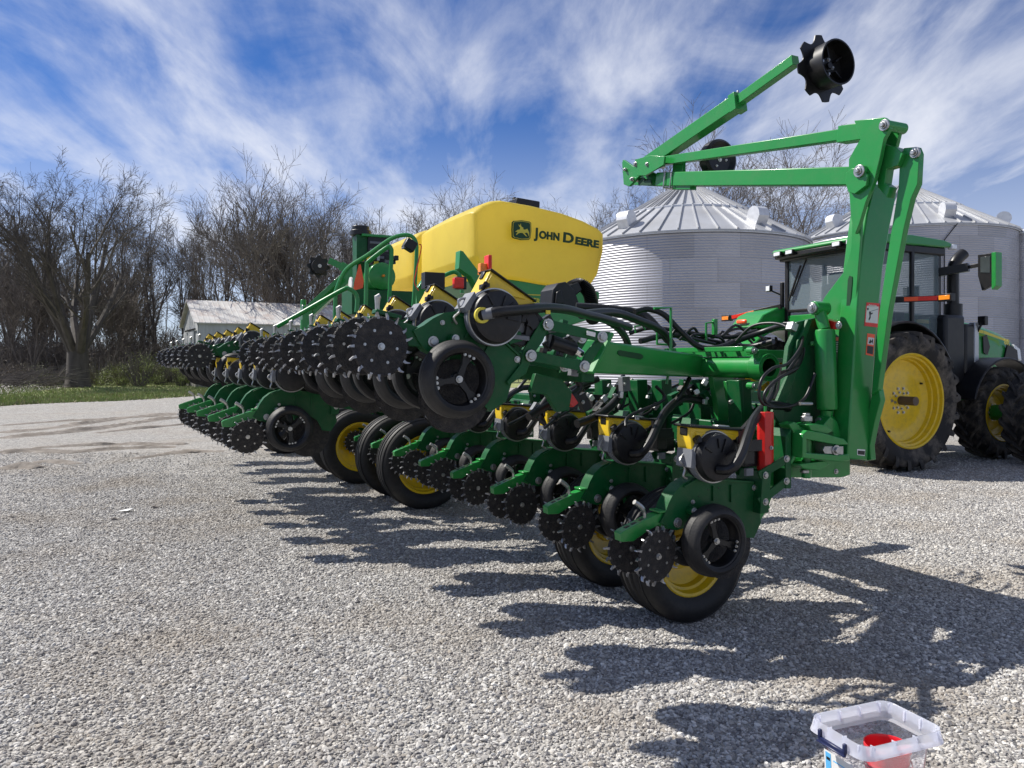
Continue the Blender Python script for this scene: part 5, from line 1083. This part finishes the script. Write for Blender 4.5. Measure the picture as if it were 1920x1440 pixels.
nz=ng.nodes.new('ShaderNodeTexNoise'); nz.inputs['Scale'].default_value=.9; sb=ng.nodes.new('ShaderNodeVectorMath'); sb.operation='SUBTRACT'; sb.inputs[1].default_value=(.5,.5,.5); ml=ng.nodes.new('ShaderNodeVectorMath'); ml.operation='SCALE'; ml.inputs['Scale'].default_value=1.3
L(nz.outputs['Color'],sb.inputs[0]); L(sb.outputs[0],ml.inputs[0]); st=ng.nodes.new('GeometryNodeSetPosition'); L(ico.outputs[0],st.inputs[0]); L(ml.outputs[0],st.inputs['Offset'])
sm_=ng.nodes.new('GeometryNodeSetMaterial'); sm_.inputs[2].default_value=SM; L(st.outputs[0],sm_.inputs[0])
ip=ng.nodes.new('GeometryNodeInstanceOnPoints'); L(dp.outputs['Points'],ip.inputs['Points']); L(sm_.outputs[0],ip.inputs['Instance'])
rv=ng.nodes.new('FunctionNodeRandomValue'); rv.data_type='FLOAT_VECTOR'; rv.inputs[0].default_value=(-.7,-.7,0); rv.inputs[1].default_value=(.7,.7,6.28); L(rv.outputs[0],ip.inputs['Rotation'])
rs_=ng.nodes.new('FunctionNodeRandomValue'); rs_.data_type='FLOAT_VECTOR'; rs_.inputs[0].default_value=(.005,.0042,.003); rs_.inputs[1].default_value=(.012,.0095,.007); rs_.inputs['Seed'].default_value=3; r1=ng.nodes.new('FunctionNodeRandomValue'); r1.inputs['Seed'].default_value=9; pw=ng.nodes.new('ShaderNodeMath'); pw.operation='POWER'; pw.inputs[1].default_value=7; ma=ng.nodes.new('ShaderNodeMath'); ma.operation='MULTIPLY_ADD'; ma.inputs[1].default_value=1.1; ma.inputs[2].default_value=.88
vs_=ng.nodes.new('ShaderNodeVectorMath'); vs_.operation='SCALE'; L([q for q in r1.outputs if q.enabled][0],pw.inputs[0]); L(pw.outputs[0],ma.inputs[0]); L(rs_.outputs[0],vs_.inputs[0]); L(ma.outputs[0],vs_.inputs['Scale']); L(vs_.outputs[0],ip.inputs['Scale'])
L(ip.outputs[0],gout.inputs[0]); md=go.modifiers.new('scatter','NODES'); md.node_group=ng
# small litter
m=MB(); p=G(234,960); m.add([p+Vector(q) for q in ((-.06,-.03,.012),(.05,-.04,.02),(.07,.03,.035),(-.02,.05,.018))],[(0,1,2,3)],WHITE); o=m.build('paper_scrap',fixn=False); tag(o,'small white scrap of paper lying on the gravel at the left','paper scrap')
for i,(x,y) in enumerate(((216,976),(290,953))):
    m=MB(); p=G(x,y); m.tube([p+Vector((-.035,0,.005)),p+Vector((-.01,.01,.012)),p+Vector((.035,0,.005))],[.012,.02,.009],DIRT,7); o=m.build('dirt_clod'); tag(o,['dark clod on the gravel, in front of the paper scrap','dark clod on the gravel, right of the paper scrap'][i],'clod')
# ================================================================== STORAGE TOTE
PLA=bpy.data.materials.new('milky_clear_plastic'); PLA.use_nodes=True; t=PLA.node_tree; t.nodes.clear(); o_=N(t,'ShaderNodeOutputMaterial'); tr=N(t,'ShaderNodeBsdfTransparent'); tr.inputs[0].default_value=(.93,.94,.98,1); df=N(t,'ShaderNodeBsdfTranslucent'); df.inputs[0].default_value=(.93,.94,1,1); d2=N(t,'ShaderNodeBsdfDiffuse'); d2.inputs[0].default_value=(.86,.88,.95,1); gl=N(t,'ShaderNodeBsdfGlossy'); gl.inputs['Roughness'].default_value=.15
a1=N(t,'ShaderNodeMixShader'); a1.inputs[0].default_value=.35; t.links.new(df.outputs[0],a1.inputs[1]); t.links.new(d2.outputs[0],a1.inputs[2]); a2=N(t,'ShaderNodeMixShader'); a2.inputs[0].default_value=.16; t.links.new(tr.outputs[0],a2.inputs[1]); t.links.new(a1.outputs[0],a2.inputs[2]); fr=N(t,'ShaderNodeFresnel'); fr.inputs[0].default_value=1.12; a3=N(t,'ShaderNodeMixShader'); t.links.new(fr.outputs[0],a3.inputs[0]); t.links.new(a2.outputs[0],a3.inputs[1]); t.links.new(gl.outputs[0],a3.inputs[2]); t.links.new(a3.outputs[0],o_.inputs[0])
PLR=PLA.copy(); PLR.name='milky_plastic_rim'
for nd in PLR.node_tree.nodes:
    if nd.type=='MIX_SHADER' and abs(nd.inputs[0].default_value-.16)<1e-5: nd.inputs[0].default_value=.62
NAVY=mat('navy_latch_plastic',(.008,.014,.06),.4); BLU=mat('light_blue_print',(.10,.42,.75),.5); BUCK=mat('red_bucket_plastic',(.62,.012,.02),.3,coat=.3,var=.05)
zr=.27
def RP(x,y,z=zr): Z=F*(H-z)/(y-680); return Vector(((x-960)/F*Z,Z,z))
cL,cT,cR,cF=RP(1515,1338),RP(1665,1309),RP(1773,1368),RP(1618,1408)
cen=(cL+cT+cR+cF)/4; ex=((cT-cL)+(cR-cF))/4; ey=((cT-cR)+(cL-cF))/4   # half vectors
ang=math.atan2(ex.y,ex.x); hx=ex.length; hy=ey.length
tote=empty('storage_tote',(cen.x,cen.y,0),ang); tag(tote,'clear plastic storage tote without lid, navy handles, on the gravel in the lower right','storage tote')
def rrect(hx,hy,r,z,n=5):
    o=[]
    for cx_,cy_,a0 in ((hx-r,hy-r,0),(-hx+r,hy-r,90),(-hx+r,-hy+r,180),(hx-r,-hy+r,270)):
        for k in range(n+1): a=R(a0+90*k/n); o.append((cx_+r*math.cos(a),cy_+r*math.sin(a),z))
    return o
def loft(m,rings,mm,cap0=False,cap1=False,closed=False):
    n=len(rings[0]); vs=[p for r_ in rings for p in r_]; fs=[]
    for i in range(len(rings)-(0 if closed else 1)):
        j=(i+1)%len(rings)
        for k in range(n): fs.append((i*n+k,i*n+(k+1)%n,j*n+(k+1)%n,j*n+k))
    if cap0: fs.append(list(range(n))[::-1])
    m.add(vs,fs,mm)
m=MB(); ix,iy=hx-.028,hy-.028
loft(m,[rrect(ix*.82,iy*.82,.03,.008),rrect(ix*.84,iy*.84,.035,.012),rrect(ix*.93,iy*.93,.035,.15),rrect(ix*.98,iy*.98,.035,zr-.055)],PLA,cap0=True); m.build('tub',tote,ang=60)
m=MB(); loft(m,[rrect(ix*.98,iy*.98,.035,zr-.055),rrect(ix+.010,iy+.010,.035,zr-.050),rrect(ix+.014,iy+.014,.038,zr-.008),rrect(hx-.006,hy-.006,.04,zr),rrect(hx,hy,.042,zr-.03),rrect(hx+.004,hy+.004,.045,zr-.042),rrect(hx-.010,hy-.010,.04,zr-.034)],PLR); 
for k in range(4):
    for sg in (-1,1): m.box((-hx*.75+k*hx*.5,sg*(hy-.012),zr-.02),(.003,.018,.034),PLR); 
    for sg in (-1,1): m.box((sg*(hx-.012),-hy*.75+k*hy*.5,zr-.02),(.018,.003,.034),PLR)
m.build('rim',tote,ang=60)
for sg in (-1,1):
    m=MB(); x=sg*(hx+.008); m.box((x,0,zr-.045),(.012,hy*.9,.014),NAVY); m.box((x,hy*.42,zr-.03),(.012,.012,.03),NAVY); m.box((x,-hy*.42,zr-.03),(.012,.012,.03),NAVY); m.box((x+sg*.005,0,zr-.052),(.012,hy*.95,.006),NAVY); m.build('handle',tote,bevel=.002)
m=MB(); fx=-(ix*.962); 
def lab(y0,y1,z0,z1,off,mm): m.box((fx-.003-off-(z0+z1)/2*.03+.006,(y0+y1)/2,(z0+z1)/2),(.0006,y1-y0,z1-z0),mm,Matrix.Rotation(-.05,3,'Y'))
lab(-.055,.075,.06,.175,.001,WHITE); lab(.045,.068,.065,.17,.002,BLU); lab(-.045,.03,.12,.125,.002,GREYP); lab(-.03,.0,.08,.11,.002,GREYP); lab(.048,.064,.145,.155,.003,BLACK); lab(-.045,.035,.15,.154,.002,BLU)
m.build('paper_label',tote)
bp_=RP(1664,1398,.175); bp_.z=0
bk=MB(); bc=(bp_.x,bp_.y,.0); r_=.072
bk.lathe([(0,.014),(r_*.82,.014),(r_*.84,.03),(r_*.97,.165),(r_*1.03,.17),(r_*1.03,.18),(r_*.99,.18),(r_*.95,.17),(r_*.82,.03),(0,.018)],bc,BUCK,48,axis='z')
for k in range(3): bk.lathe([(r_*.93+k*.004,.08+k*.02),(r_*.95+k*.004,.085+k*.02),(r_*.93+k*.004,.09+k*.02)],bc,BUCK,48,axis='z')
o=bk.build('red_bucket',None); tag(o,'round open red plastic bucket standing inside the clear tote','bucket')
